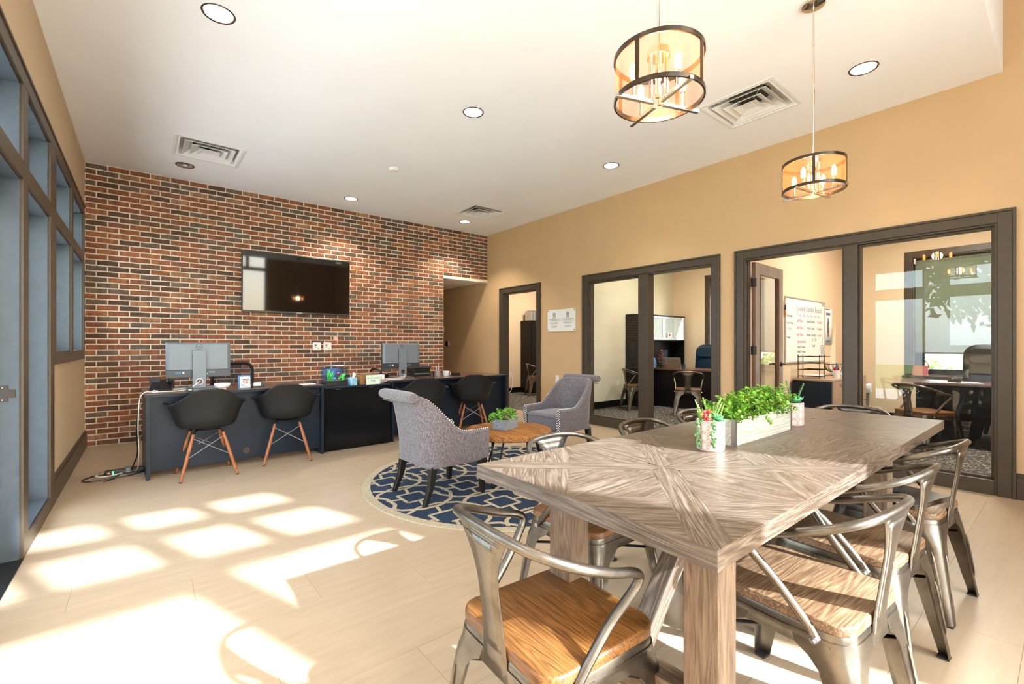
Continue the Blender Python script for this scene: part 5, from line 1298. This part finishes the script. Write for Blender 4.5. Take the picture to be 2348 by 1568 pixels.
MB().add([(-.01, -.01, .085), (.03, .0, .085), (.045, .0, .13), (.012, .005, .15)], [(0, 1, 2, 3)]).build('tissue', 'paper', t, smooth=False, solid=.002)
t = thing('mail_basket', 'rectangular wicker basket holding the outgoing mail card', 'basket', (2.13, 5.50, ZG), R(5))
m = MB()
for (a, z) in ((0, .0), (1, .105)): pass
m.loft([ring_at(rrect(.225, .20, .025, 3), .001), ring_at(rrect(.25, .225, .03, 3), .105), ring_at(rrect(.236, .211, .026, 3), .105), ring_at(rrect(.212, .188, .022, 3), .008)], True, True).build('basket_body', 'wicker', t, ang=50)
for k in range(6): z = .012+k*.018; w = .225+.025*z/.105+.003; MB().tube([(x, y, z) for x, y in rrect(w, w-.025, .028, 3)], .0048, 5, closed=True).build('woven_strand', 'wicker', t)
t = thing('mail_card', 'pale mint card hand-lettered OUTGOING MAIL in front of the basket', 'sign', (2.165, 5.345, ZG), R(5))
Mx = Matrix.Rotation(R(-6), 4, 'X')
MB().box(-.095, .08, -.003, .0, .0, .112, Mx).build('card', 'mint', t, smooth=False)
text('lettering', 'OUTGOING\nMAIL', .030, 'inkgrey', t, (-.008, -.0035+.006, .060), (R(84), 0, 0))
for i, (x, y, h_, w_) in enumerate(((2.33, 5.56, .10, .035), (2.375, 5.60, .095, .03))):
    tag(BX(-w_, w_, -.012, .012, 0, h_).build('paper_pad', 'paper', smooth=False, loc=(x, y, ZG if x < 2.38 else ZD), rot=(0, 0, R(8))), ['upright white note pad right of the wicker basket', 'second upright white note pad, nearer the far monitor'][i], 'paper', 'note pads by the basket')
t = thing('cable_bundle', 'tangle of white and red cables between basket and far monitor', 'cable', (0, 0, 0))
for k, (mt, dz) in enumerate((('wire_white', 0), ('wire_white', .006), ('redplastic', .004), ('wire_white', .012))):
    MB().tube(spline([(2.76-.01*k, 5.73, .81), (2.70, 5.60, .79+dz), (2.60-.02*k, 5.48+.015*k, .772+dz), (2.48, 5.44+.02*k, .772+dz), (2.39-.02*k, 5.40+.02*k, .775+dz), (2.32, 5.44+.02*k, .745+dz)], 5), .0035, 6).build('cable', mt, t)
t = thing('keyboard', 'pale keyboard lying in front of the far monitor stand', 'keyboard', (2.66, 5.62, ZD), R(4))
BX(-.16, .16, -.05, .05, 0, .012).build('case', 'silver', t, smooth=False, bev=.003); BX(-.15, .15, -.04, .04, .012, .016).build('keys', 'darkgrey', t, smooth=False)
t = thing('desktop_printer', 'black printer behind the far monitor on the right desk', 'printer', (3.08, 6.02, ZD), R(0))
BX(-.13, .13, -.16, .16, 0, .06).build('base', 'black', t, smooth=False, bev=.005); BX(-.12, .14, -.15, .15, .064, .11).build('body', 'black', t, smooth=False, bev=.005); BX(-.12, .15, -.165, -.05, .112, .14).build('scanner_lid', 'darkgrey', t, smooth=False, bev=.004); BX(-.11, .11, -.175, -.16, .03, .045).build('paper_tray', 'silver', t, smooth=False)
t = thing('desk_phone', 'black desk phone with slanted handset behind the right monitor', 'phone', (2.50, 6.0, ZD), R(20))
BX(-.09, .09, -.1, .1, 0, .05).build('body', 'black', t, smooth=False, bev=.006); MB().tube(spline([(-.05, .1, .09), (-.05, .05, .12), (-.05, -.05, .11), (-.05, -.1, .07)], 4), .017, 8).build('handset', 'black', t)
t = thing('pencil_cup', 'spiral-striped pencil cup full of pens on the right desk', 'cup', (3.20, 5.62, ZD))
MB().lathe([(.034, 0), (.036, .09), (.033, .09), (.031, .005), (.001, .005)], 20).build('cup', simple('striped_cup', '8c7468', .5, var=.3, nscale=30), t)
for k in range(6): MB().tube([(.0375*cos(2*pi*j/20), .0375*sin(2*pi*j/20), .01+k*.014) for j in range(20)], .0016, 4, closed=True).build('stripe_ring', 'ceramic', t)
for k in range(9):
    a = k*.7; MB().tube([(.015*cos(a), .015*sin(a), .006), (.032*cos(a), .032*sin(a), .115+.02*(k % 3))], .0035, 6).build('pen', ['redplastic', 'white', 'blue', 'orange'][k % 4], t)
t = thing('pencil_holder', 'dark brown round pencil holder with orange-topped pens beside the striped cup', 'cup', (3.10, 5.60, ZD))
MB().lathe([(.026, 0), (.027, .085), (.024, .085), (.023, .005), (.001, .005)], 18).build('cup', 'bronze', t)
for k in range(5): a = k*1.3; MB().tube([(.01*cos(a), .01*sin(a), .006), (.022*cos(a), .022*sin(a), .12)], .0035, 6).build('pen', ['orange', 'redplastic'][k % 2], t)
t = thing('white_mug', 'white round mug beside the pencil cup on the right desk', 'mug', (3.36, 5.66, ZD))
MB().lathe([(.03, 0), (.042, .02), (.05, .075), (.047, .075), (.038, .02), (.001, .008)], 24).build('mug', 'ceramic', t); MB().tube(spline([(.048, 0, .06), (.072, 0, .055), (.07, 0, .03), (.043, 0, .022)], 4), .005, 6).build('handle', 'ceramic', t)
tag(BX(-.055, .055, -.04, .04, 0, .04).build('black_case', 'black', smooth=False, bev=.004, loc=(3.56, 5.72, ZD)), 'small black box right of the white mug on the desk', 'box')

# ---------------------------------------------------------------- far office (middle opening)
def officedesk(name, lab, x, y, w, d, rz, legs=False):
    t = thing(name, lab, 'desk', (x, y, 0), rz, 'office desks')
    BX(-d/2, d/2, -w/2, w/2, .722, .75).build('desk_top', 'desktop', t, smooth=False, bev=.003)
    BX(-d/2+.03, -d/2+.05, -w/2+.04, w/2-.04, .02, .722).build('front_panel', 'officeblack', t, smooth=False)
    for s in (-1, 1): BX(-d/2+.02, d/2-.02, s*(w/2-.03)-.012, s*(w/2-.03)+.012, 0, .722).build('side_panel', 'officeblack', t, smooth=False)
    return t
officedesk('office_desk', 'black desk with brown top in the middle office, facing the lobby', 8.28, 4.46, 1.70, .72, 0)
t = thing('wall_hutch', 'tall black hutch with silver framed glass doors along the middle office wall', 'cabinet', (8.36, 5.52, 0))
BX(-.82, .82, -.17, .165, 1.80, 1.83).build('hutch_top', 'officeblack', t, smooth=False, bev=.003); BX(-.82, .82, -.15, .16, 1.30, 1.32).build('shelf', 'officeblack', t, smooth=False)
for s in (-.82, .80): BX(s, s+.02, -.155, .16, .0, 1.80).build('side_panel', 'officeblack', t, smooth=False)
BX(-.80, .80, .14, .16, .75, 1.8).build('back_panel', 'officeblack', t, smooth=False)
BX(-.80, .80, -.155, .16, .715, .75).build('worktop', 'officeblack', t, smooth=False); BX(-.80, .80, -.14, .16, 0.02, .715).build('lower_cabinet', 'officeblack', t, smooth=False)
for k in range(4):
    x = -.80+k*.4; d = MB(); w = .04; d.box(x+.004, x+w, -.172, -.153, 1.322, 1.798).box(x+.396-w, x+.396, -.172, -.153, 1.322, 1.798).box(x+w, x+.396-w, -.172, -.153, 1.322, 1.322+w).box(x+w, x+.396-w, -.172, -.153, 1.798-w, 1.798)
    o = d.build('door_frame', 'silverdoor', t, smooth=False, bev=.002); BX(x+w, x+.396-w, -.164, -.158, 1.362, 1.758).build('frosted_pane', 'frost', o, smooth=False)
t = thing('greeting_card', 'red and white card propped inside the hutch, leaning on a glass door', 'card', (8.56, 5.34, 1.36))
BX(-.08, .08, -.006, 0, 0, .11).build('card', 'paper', t, smooth=False); BX(-.05, .02, -.008, -.005, .03, .09).build('print', 'redplastic', t, smooth=False)
for (nm, lab, x, y, rz) in (('leather_chair', 'high-backed navy leather chair behind the middle office desk', 8.78, 4.72, R(93)), ('leather_chair', 'high-backed black leather chair behind the near office desk', 8.48, .70, R(88))):
    mt = 'leather' if y > 2 else 'blackleather'
    t = thing(nm, lab, 'chair', (x, y, 0), rz, 'high-backed office chairs')
    def cush(w, h, d, cy, cz, tilt, name, n=4, s=1.0):
        rg = []
        for (yy, g) in ((-d/2, .86), (-d/2+.02, .97), (d/2-.03, 1), (d/2, .9)): rg.append([Vector((a*g, yy, b*g)) for a, b in rrect(w, h, min(w, h)*.28, 5)])
        Mx = Matrix.Translation((0, cy, cz)) @ Matrix.Rotation(tilt, 4, 'X'); m = MB(); m.loft([[Mx @ v for v in q] for q in rg], True, True).build(name, mt, t, ang=50)
    cush(.56, .72, .12, -.26, .86, R(6), 'back_cushion'); cush(.44, .20, .07, -.20, 1.06, R(6), 'headrest_pad'); cush(.42, .40, .06, -.19, .74, R(4), 'lumbar_pad'); cush(.52, .52, .12, 0, .48, R(90), 'seat_cushion')
    MB().lathe([(.03, .08), (.03, .42)], 10).build('gas_column', 'satinblack', t)
    for k in range(5): a = 2*pi*k/5; MB().tube([(0, 0, .10), (.3*cos(a), .3*sin(a), .05)], [.03, .02], 6).build('base_arm', 'black', t)
    for s in (-1, 1): MB().tube(spline([(s*.27, -.2, .62), (s*.30, -.05, .68), (s*.30, .12, .66), (s*.26, .14, .48)], 4), .025, 8).build('armrest', mt, t)
dup(ca, (7.34, 4.22, 0), R(-62), 'metal armchair with its back to the doorway, facing the middle office desk', 'metal armchairs in the offices')
dup(ca, (7.25, 5.22, 0), R(-122), 'metal armchair behind the glass in the corner of the middle office', 'metal armchairs in the offices')
t = thing('open_laptop', 'open grey laptop seen from behind on the middle office desk', 'laptop', (8.10, 4.98, .75), R(-84))
BX(-.165, .165, 0, .22, 0, .014).build('base', 'silver', t, smooth=False); MB().box(-.165, .165, -.004, .004, 0, .22, Matrix.Rotation(R(12), 4, 'X')).build('lid', 'steel', t, smooth=False, bev=.002)
MB().lathe([(.016, 0), (.018, 0), (.018, .001), (.016, .001), (.016, 0)], 16, cap0=False, cap1=False, M_=Matrix.Rotation(R(12), 4, 'X') @ Matrix.Translation((0, -.0045, .11)) @ Matrix.Rotation(R(90), 4, 'X')).build('round_emblem', 'silver', t)
t = thing('small_christmas_tree', 'tiny dark Christmas tree with red ornaments on the middle office desk', 'decoration', (8.04, 5.20, .75))
m = MB(); r = random.Random(2)
for k in range(260):
    u = r.random()**.8; a = r.uniform(0, 6.28); rr = .10*(1-u)+.012; p = Vector((rr*.5*cos(a), rr*.5*sin(a), .03+u*.30)); d = Vector((cos(a), sin(a), -.2))*rr*.8
    s = Vector((-sin(a), cos(a), 0))*.006; m.add([p-s, p+s, p+d], [(0, 1, 2)])
m.build('needles', 'leafd', t, smooth=False, kind='stuff'); MB().lathe([(.04, 0), (.035, .03), (.008, .03), (.006, .3)], 10).build('trunk', 'black', t)
for k in range(11): a = k*2.4; u = k/11; MB().ball(((.09*(1-u)+.02)*cos(a), (.09*(1-u)+.02)*sin(a), .04+u*.26), .017, 8, 6).build('ornament', 'redplastic', t)
MB().ball((0, 0, .345), .02, 8, 6).build('tree_topper', 'redplastic', t)
for (nm, lab, cat, b, mt, x, y) in (('yellow_folder', 'yellow-green folded bag on the hutch worktop', 'bag', (-.12, .12, -.05, .05, 0, .13), 'lime', 8.80, 5.46), ('blue_bag', 'crumpled blue and white bag on the hutch worktop', 'bag', (-.10, .10, -.06, .06, 0, .2), 'blue', 8.15, 5.5), ('black_desk_tray', 'black desk tray on the hutch worktop at its right end', 'tray', (-.08, .08, -.06, .06, 0, .05), 'black', 9.08, 5.45)):
    mbx = MB(); P0 = rrect(b[1]*2, b[3]*2, .03, 4); r2 = random.Random(len(nm)); H3 = b[5]
    mbx.loft([[Vector((px*g+r2.uniform(-.006, .006), py*g+r2.uniform(-.006, .006), z+r2.uniform(-.003, .003)*(z > 0))) for px, py in P0] for z, g in ((0, .9), (H3*.3, 1), (H3*.7, .95), (H3, .7))], True, True)
    tag(mbx.build(nm, mt, smooth=False, loc=(x, y, .75)), lab, cat)
t = thing('desk_mug', 'small black mug beside the open laptop', 'mug', (8.04, 4.72, .75)); MB().lathe([(.035, 0), (.038, .09), (.034, .09), (.03, .01), (.001, .01)], 18).build('mug', 'darkgrey', t); MB().tube(spline([(.036, 0, .07), (.06, 0, .06), (.036, 0, .025)], 4), .004, 6).build('handle', 'darkgrey', t)
outlet(7.30, 5.699, .45, 0, 'white outlet on the middle office wall behind the corner chair')

# ---------------------------------------------------------------- near office
officedesk('office_desk', 'large black desk with brown top in the near office behind the glass', 7.83, .32, 1.9, .72, 0)
dup(ca, (7.02, 1.10, 0), R(-122), 'metal armchair with bright wood seat just behind the fixed glass', 'metal armchairs in the offices')
dup(ca, (7.08, .28, 0), R(-100), 'metal armchair mostly hidden by the right edge of the glazed frame', 'metal armchairs in the offices')
t = thing('credenza', 'low charcoal credenza with pale walnut drawers in the near office', 'cabinet', (7.03, 2.02, 0))
BX(-.005, 1.55, -.012, .46, .725, .75).build('cabinet_top', 'drawerwood', t, smooth=False, bev=.002)
BX(0, 1.545, 0, .46, .02, .725).build('body', 'deskblack', t, smooth=False)
for k in range(2):
    for j, (z0, z1) in enumerate(((.05, .38), (.39, .72))):
        d = BX(.03+k*.76, .03+k*.76+.73, -.016, .0, z0, z1).build('drawer', 'drawerwood', t, smooth=False, bev=.001)
        BX(.30+k*.76, .42+k*.76, -.03, -.015, z1-.05, z1-.03).build('handle', 'steel', d, smooth=False, bev=.002)
    MB().lathe([(.012, 0), (.012, .004)], 10, M_=Matrix.Translation((.2+k*.76, -.016, .5)) @ Matrix.Rotation(R(90), 4, 'X')).build('lock', 'steel', t)
# whiteboard
t = thing('whiteboard', 'large handwritten whiteboard on the near office wall', 'board', (7.60, 2.509, 1.42))
BX(-.77, .77, -.012, 0, -.455, .455).build('writing_surface', simple('dry_erase_white', 'eeeeea', .18, var=0), t, smooth=False)
for b in ((-.78, .78, -.02, .0, .445, .465), (-.78, .78, -.02, .0, -.465, -.445), (-.78, -.76, -.02, 0, -.445, .445), (.76, .78, -.02, 0, -.445, .445)): BX(*b).build('frame_bar', 'silverdoor', t, smooth=False, bev=.002)
yb = -.0135; RX = (R(90), 0, 0)
text('handwriting', 'Leasing Leader Board', .115, 'boardink', t, (.13, yb, .32), RX)
z = [(-.35+.075*k, yb, .22+(.018 if k % 2 else -.018)) for k in range(13)]; MB().tube(spline(z, 3), .003, 4).build('wavy_underline', 'boardink', t)
for k, (a, b_, c) in enumerate((('1st Place - ', 'Kaison Bond', ' 3 Leases'), ('2nd Place - ', 'Harper Lane', ' 2 Leases'), ('3rd Place - ', 'Renee George', ' 1 Lease'))):
    zz = .14-.10*k; text('handwriting', a, .062, 'boardred', t, (-.36, yb, zz), RX, 'LEFT'); text('handwriting', b_, .062, 'boardink', t, (.02, yb, zz), RX, 'LEFT'); text('handwriting', c, .062, 'boardred', t, (.42, yb, zz), RX, 'LEFT')
text('handwriting', 'Appointments', .058, 'boardred', t, (-.34, yb, -.16), RX, 'LEFT'); text('handwriting', '25', .07, 'boardink', t, (.22, yb, -.13), RX, 'LEFT'); text('handwriting', '10', .07, 'boardink', t, (.34, yb, -.13), RX, 'LEFT'); text('handwriting', 'Total!', .06, 'boardink', t, (.22, yb, -.22), RX, 'LEFT')
for k, s in enumerate(('Kaila 5 Leases', 'Heidi 5 Leases', 'Matt 7 Lease', 'Nic 1 Lease')): text('handwriting', s, .052, 'boardink', t, (-.34, yb, -.235-.07*k), RX, 'LEFT')
text('handwriting', 'Schedule', .055, 'boardink', t, (-.72, yb, .20), RX, 'LEFT'); text('handwriting', 'Every Friday', .045, 'boardink', t, (-.72, yb, .10), RX, 'LEFT'); text('handwriting', '2 - 4 pm', .045, 'boardred', t, (-.72, yb, .02), RX, 'LEFT'); text('handwriting', 'Happy', .045, 'boardink', t, (-.72, yb, -.10), RX, 'LEFT')
d = MB()
for k in range(5): d.tube(spline([(.62-.012*k*.5, yb, -.22-.04*k), (.66, yb, -.205-.04*k), (.70+.0*k, yb, -.23-.04*k)], 3), .004, 4)
d.tube([(.60, yb, -.22), (.64, yb, -.43), (.70, yb, -.43), (.72, yb, -.22)], .003, 4); d.tube([(.66, yb, -.2), (.69, yb, -.08)], .003, 4); d.build('cup_drawing', 'boardink', t)
BX(.68, .73, -.016, -.011, .40, .435).build('corner_mark', 'boardink', t, smooth=False)
t = thing('marker_holder', 'row of dry-erase markers clipped on the left edge of the whiteboard', 'markers', (6.815, 2.505, 1.70))
for k in range(3): MB().tube([(0, -.015, .13-k*.075), (0, -.015, .065-k*.075)], .010, 8).build('marker', ['white', 'black', 'orange'][k], t)
t = thing('wall_calendar', 'curled white wall calendar with a portrait picture right of the whiteboard', 'poster', (8.56, 2.506, 1.52))
MB().loft([[Vector((x, -.004-.012*max(0, (x-.05)/.1), z)) for x in (-.12, -.04, .05, .12, .15)] for z in (-.30, .27)], False, False).build('sheet', 'paper', t, solid=.002)
BX(-.12, .13, -.0085, -.006, .255, .268).build('top_bar', 'blue', t, smooth=False); BX(-.10, .11, -.0095, -.006, .17, .21).build('title_print', 'inkgrey', t, smooth=False)
MB().prism([(.045*cos(a), .16*sin(a)-.03) for a in [2*pi*k/20 for k in range(20)]], .006, .009, Matrix.Rotation(R(90), 4, 'X')).build('portrait', simple('portrait_print', '8d7474', .7, var=.4, nscale=25), t, smooth=False)
BX(-.10, .11, -.0095, -.006, -.27, -.235).build('footer_print', 'blue', t, smooth=False)
# wire organiser
t = thing('wire_file_tray', 'black wire file organiser with stacked shelves on the credenza', 'organiser', (7.25, 2.30, .75))
m = MB(); w, d_ = .16, .13
for x in (-w, w*.0+.02):
    for y in (-d_, d_): MB().tube([(x, y, 0), (x, y, .33)], .005, 6).build('post', 'satinblack', t)
for z in (.03, .12, .21, .30):
    MB().tube([(-w, -d_, z), (.26, -d_, z), (.26, d_, z), (-w, d_, z)], .0045, 5, closed=True).build('shelf_rim', 'satinblack', t)
    g_ = MB()
    for k in range(9): xx = -w+(.26+w)*(k+.5)/9; g_.tube([(xx, -d_, z), (xx, d_, z)], .002, 4)
    g_.build('shelf_wire', 'satinblack', t, kind='stuff')
BX(-.12, .18, -.10, .08, .036, .045).build('paper_stack', 'paper', t, smooth=False)
t = thing('supply_cup', 'white cup with red caps and a blue bottle on the credenza', 'cup', (7.46, 2.08, .75))
MB().lathe([(.04, 0), (.045, .11), (.041, .11), (.036, .006), (.001, .006)], 20).build('cup', 'ceramic', t)
for k in range(4): a = k*1.5; MB().tube([(.02*cos(a), .02*sin(a), .01), (.028*cos(a), .028*sin(a), .15)], .011, 8).build('marker', 'redplastic', t)
MB().lathe([(.018, .01), (.018, .16), (.009, .18), (.009, .21)], 12, (.0, .0, 0)).build('bottle', 'blue', t)
t = thing('wire_fruit_basket', 'open dark wire fruit basket on the credenza', 'basket', (8.02, 2.25, .75))
for k in range(14):
    a = 2*pi*k/14; MB().tube(spline([(.05*cos(a), .05*sin(a), .06), (.11*cos(a), .11*sin(a), .085), (.145*cos(a), .145*sin(a), .17)], 4), .0035, 5).build('rib', 'bronze', t)
for rr, z in ((.147, .17), (.05, .06), (.07, .006)): MB().tube([(rr*cos(2*pi*k/28), rr*sin(2*pi*k/28), z) for k in range(28)], .0045, 5, closed=True).build('hoop', 'bronze', t)
MB().tube([(0, 0, .06), (0, 0, .0)], .008, 6).build('stem', 'bronze', t)
t = thing('lidded_tub', 'pale yellow-green plastic tub behind the fruit basket', 'tub', (8.38, 2.33, .75)); MB().loft([ring_at(rrect(.20, .14, .03), 0), ring_at(rrect(.22, .16, .03), .085)], True, True).build('tub', 'mint', t); MB().loft([ring_at(rrect(.23, .17, .03), .085), ring_at(rrect(.23, .17, .03), .095)], True, True).build('lid', 'paper', t)
t = thing('stapler', 'small dark stapler with a red button on the credenza top', 'stapler', (7.85, 2.06, .75), R(10)); BX(-.08, .08, -.018, .018, 0, .012).build('base', 'black', t, smooth=False, bev=.003); MB().box(-.08, .07, -.015, .015, .02, .036, Matrix.Rotation(R(-4), 4, 'Y')).build('arm', 'darkgrey', t, smooth=False, bev=.004); MB().ball((-.06, 0, .045), .016, 8, 6).build('button', 'redplastic', t)
t = thing('brochure_holder', 'dusty rose brochure holder on the near office window sill', 'holder', (XF-.03, 1.50, .74), R(-90)); BX(-.09, .09, .0, .03, 0, .012).build('foot', 'rose', t, smooth=False); MB().box(-.09, .09, -.004, .002, .0, .16, Matrix.Rotation(R(-15), 4, 'X')).build('back', 'rose', t, smooth=False)
t = thing('tape_dispenser', 'small black tape dispenser with sheets on the near office desk', 'dispenser', (7.72, .93, .75), R(60)); MB().prism([(-.06, 0), (.06, 0), (.07, .035), (.04, .03), (-.02, .05), (-.06, .045)], -.02, .02, Matrix.Rotation(R(90), 4, 'X')).build('body', 'black', t, smooth=False, bev=.003); MB().tube([(.0, -.012, .05), (.0, .012, .05)], .024, 14).build('tape_roll', 'silver', t)
tag(BX(-.14, .14, -.2, .2, 0, .003).build('loose_paper', 'paper', smooth=False, loc=(7.78, .92, .7501), rot=(0, 0, R(20))), 'white sheets under the tape dispenser on the near office desk', 'paper')
t = thing('waste_bin', 'black waste bin with a white liner in the corner of the near office', 'bin', (8.92, 2.2, 0)); MB().loft([ring_at(rrect(.24, .22, .04), 0), ring_at(rrect(.32, .28, .05), .58)], True, True).build('bin', 'black', t); MB().loft([ring_at(rrect(.33, .29, .05), .46), ring_at(rrect(.34, .30, .05), .585), ring_at(rrect(.30, .26, .05), .6)], True, False).build('liner', 'paper', t, solid=.002)

# ---------------------------------------------------------------- end office (narrow doorway)
t = thing('tall_cabinet', 'tall black cabinet seen through the narrow doorway', 'cabinet', (7.93, 8.78, 0)); BX(-.38, .38, -.2, .2, 0, 1.80).build('body', 'officeblack', t, smooth=False, bev=.003); BX(-.39, .39, -.21, .2, 1.80, 1.83).build('cabinet_top', 'officeblack', t, smooth=False)
for k in range(2): BX(-.37+k*.375, -.005+k*.375, -.218, -.2, .05, 1.78).build('door', 'officeblack', t, smooth=False, bev=.002)
for k in range(6):
    tag(BX(-.02, .02, -.12, .12, 0, .26 if k % 2 else .24).build('binder', 'silver' if k % 2 else 'silverdoor', smooth=False, bev=.002, loc=(7.64+k*.045, 8.78, 1.83)), ['leftmost silver-blue binder on top of the tall black cabinet', 'second binder from the left on the tall cabinet', 'third binder from the left on the tall cabinet', 'fourth binder from the left on the tall cabinet', 'fifth binder from the left on the tall cabinet', 'rightmost binder in the row on the tall cabinet'][k], 'binder', 'binders on the tall cabinet')
dup(ca, (7.42, 8.22, 0), R(-118), 'metal armchair seen through the narrow doorway beside the black cabinet', 'metal armchairs in the offices')
outlet(7.22, 8.999, .45, 0, 'white outlet on the end office wall left of the tall cabinet')
tag(MB().tube(spline([(7.25, 8.98, .44), (7.2, 8.9, .2), (7.05, 8.86, .012), (6.6, 8.8, .012), (6.2, 8.86, .012)], 5), .006, 6).build('white_cable', 'wire_white'), 'white cord along the baseboard of the end office', 'cable')
# unseen ceiling panels, added to light the offices
for i, (x, y, e) in enumerate(((7.4, .9, 75), (7.4, 4.2, 42), (7.4, 7.4, 48))):
    t = thing('added_ceiling_panel', ['added unseen ceiling panel lighting the near office', 'added unseen ceiling panel lighting the middle office', 'added unseen ceiling panel lighting the end office'][i], 'ceiling light', (x, y, ZO), 0, 'added office ceiling panels')
    BX(-.31, .31, -.31, .31, -.025, 0).build('frame', 'white', t, smooth=False); BX(-.29, .29, -.29, .29, -.027, -.0245).build('lens', 'lamp', t, smooth=False)
    ld = bpy.data.lights.new('added_panel_fill', 'AREA'); ld.size = .55; ld.energy = e; ld.color = (1, .9, .78); lo = bpy.data.objects.new('added_panel_fill', ld); COL.objects.link(lo); lo.parent = t; lo.location = (0, 0, -.04)

# lettering becomes ordinary mesh
for o in [o for o in bpy.data.objects if o.type == 'FONT']:
    dg = bpy.context.evaluated_depsgraph_get(); me = bpy.data.meshes.new_from_object(o.evaluated_get(dg)); n = bpy.data.objects.new('lettering' if o.name.startswith('lett') else 'handwriting', me)
    COL.objects.link(n); n.parent = o.parent; n.location = o.location; n.rotation_euler = o.rotation_euler; bpy.data.objects.remove(o)
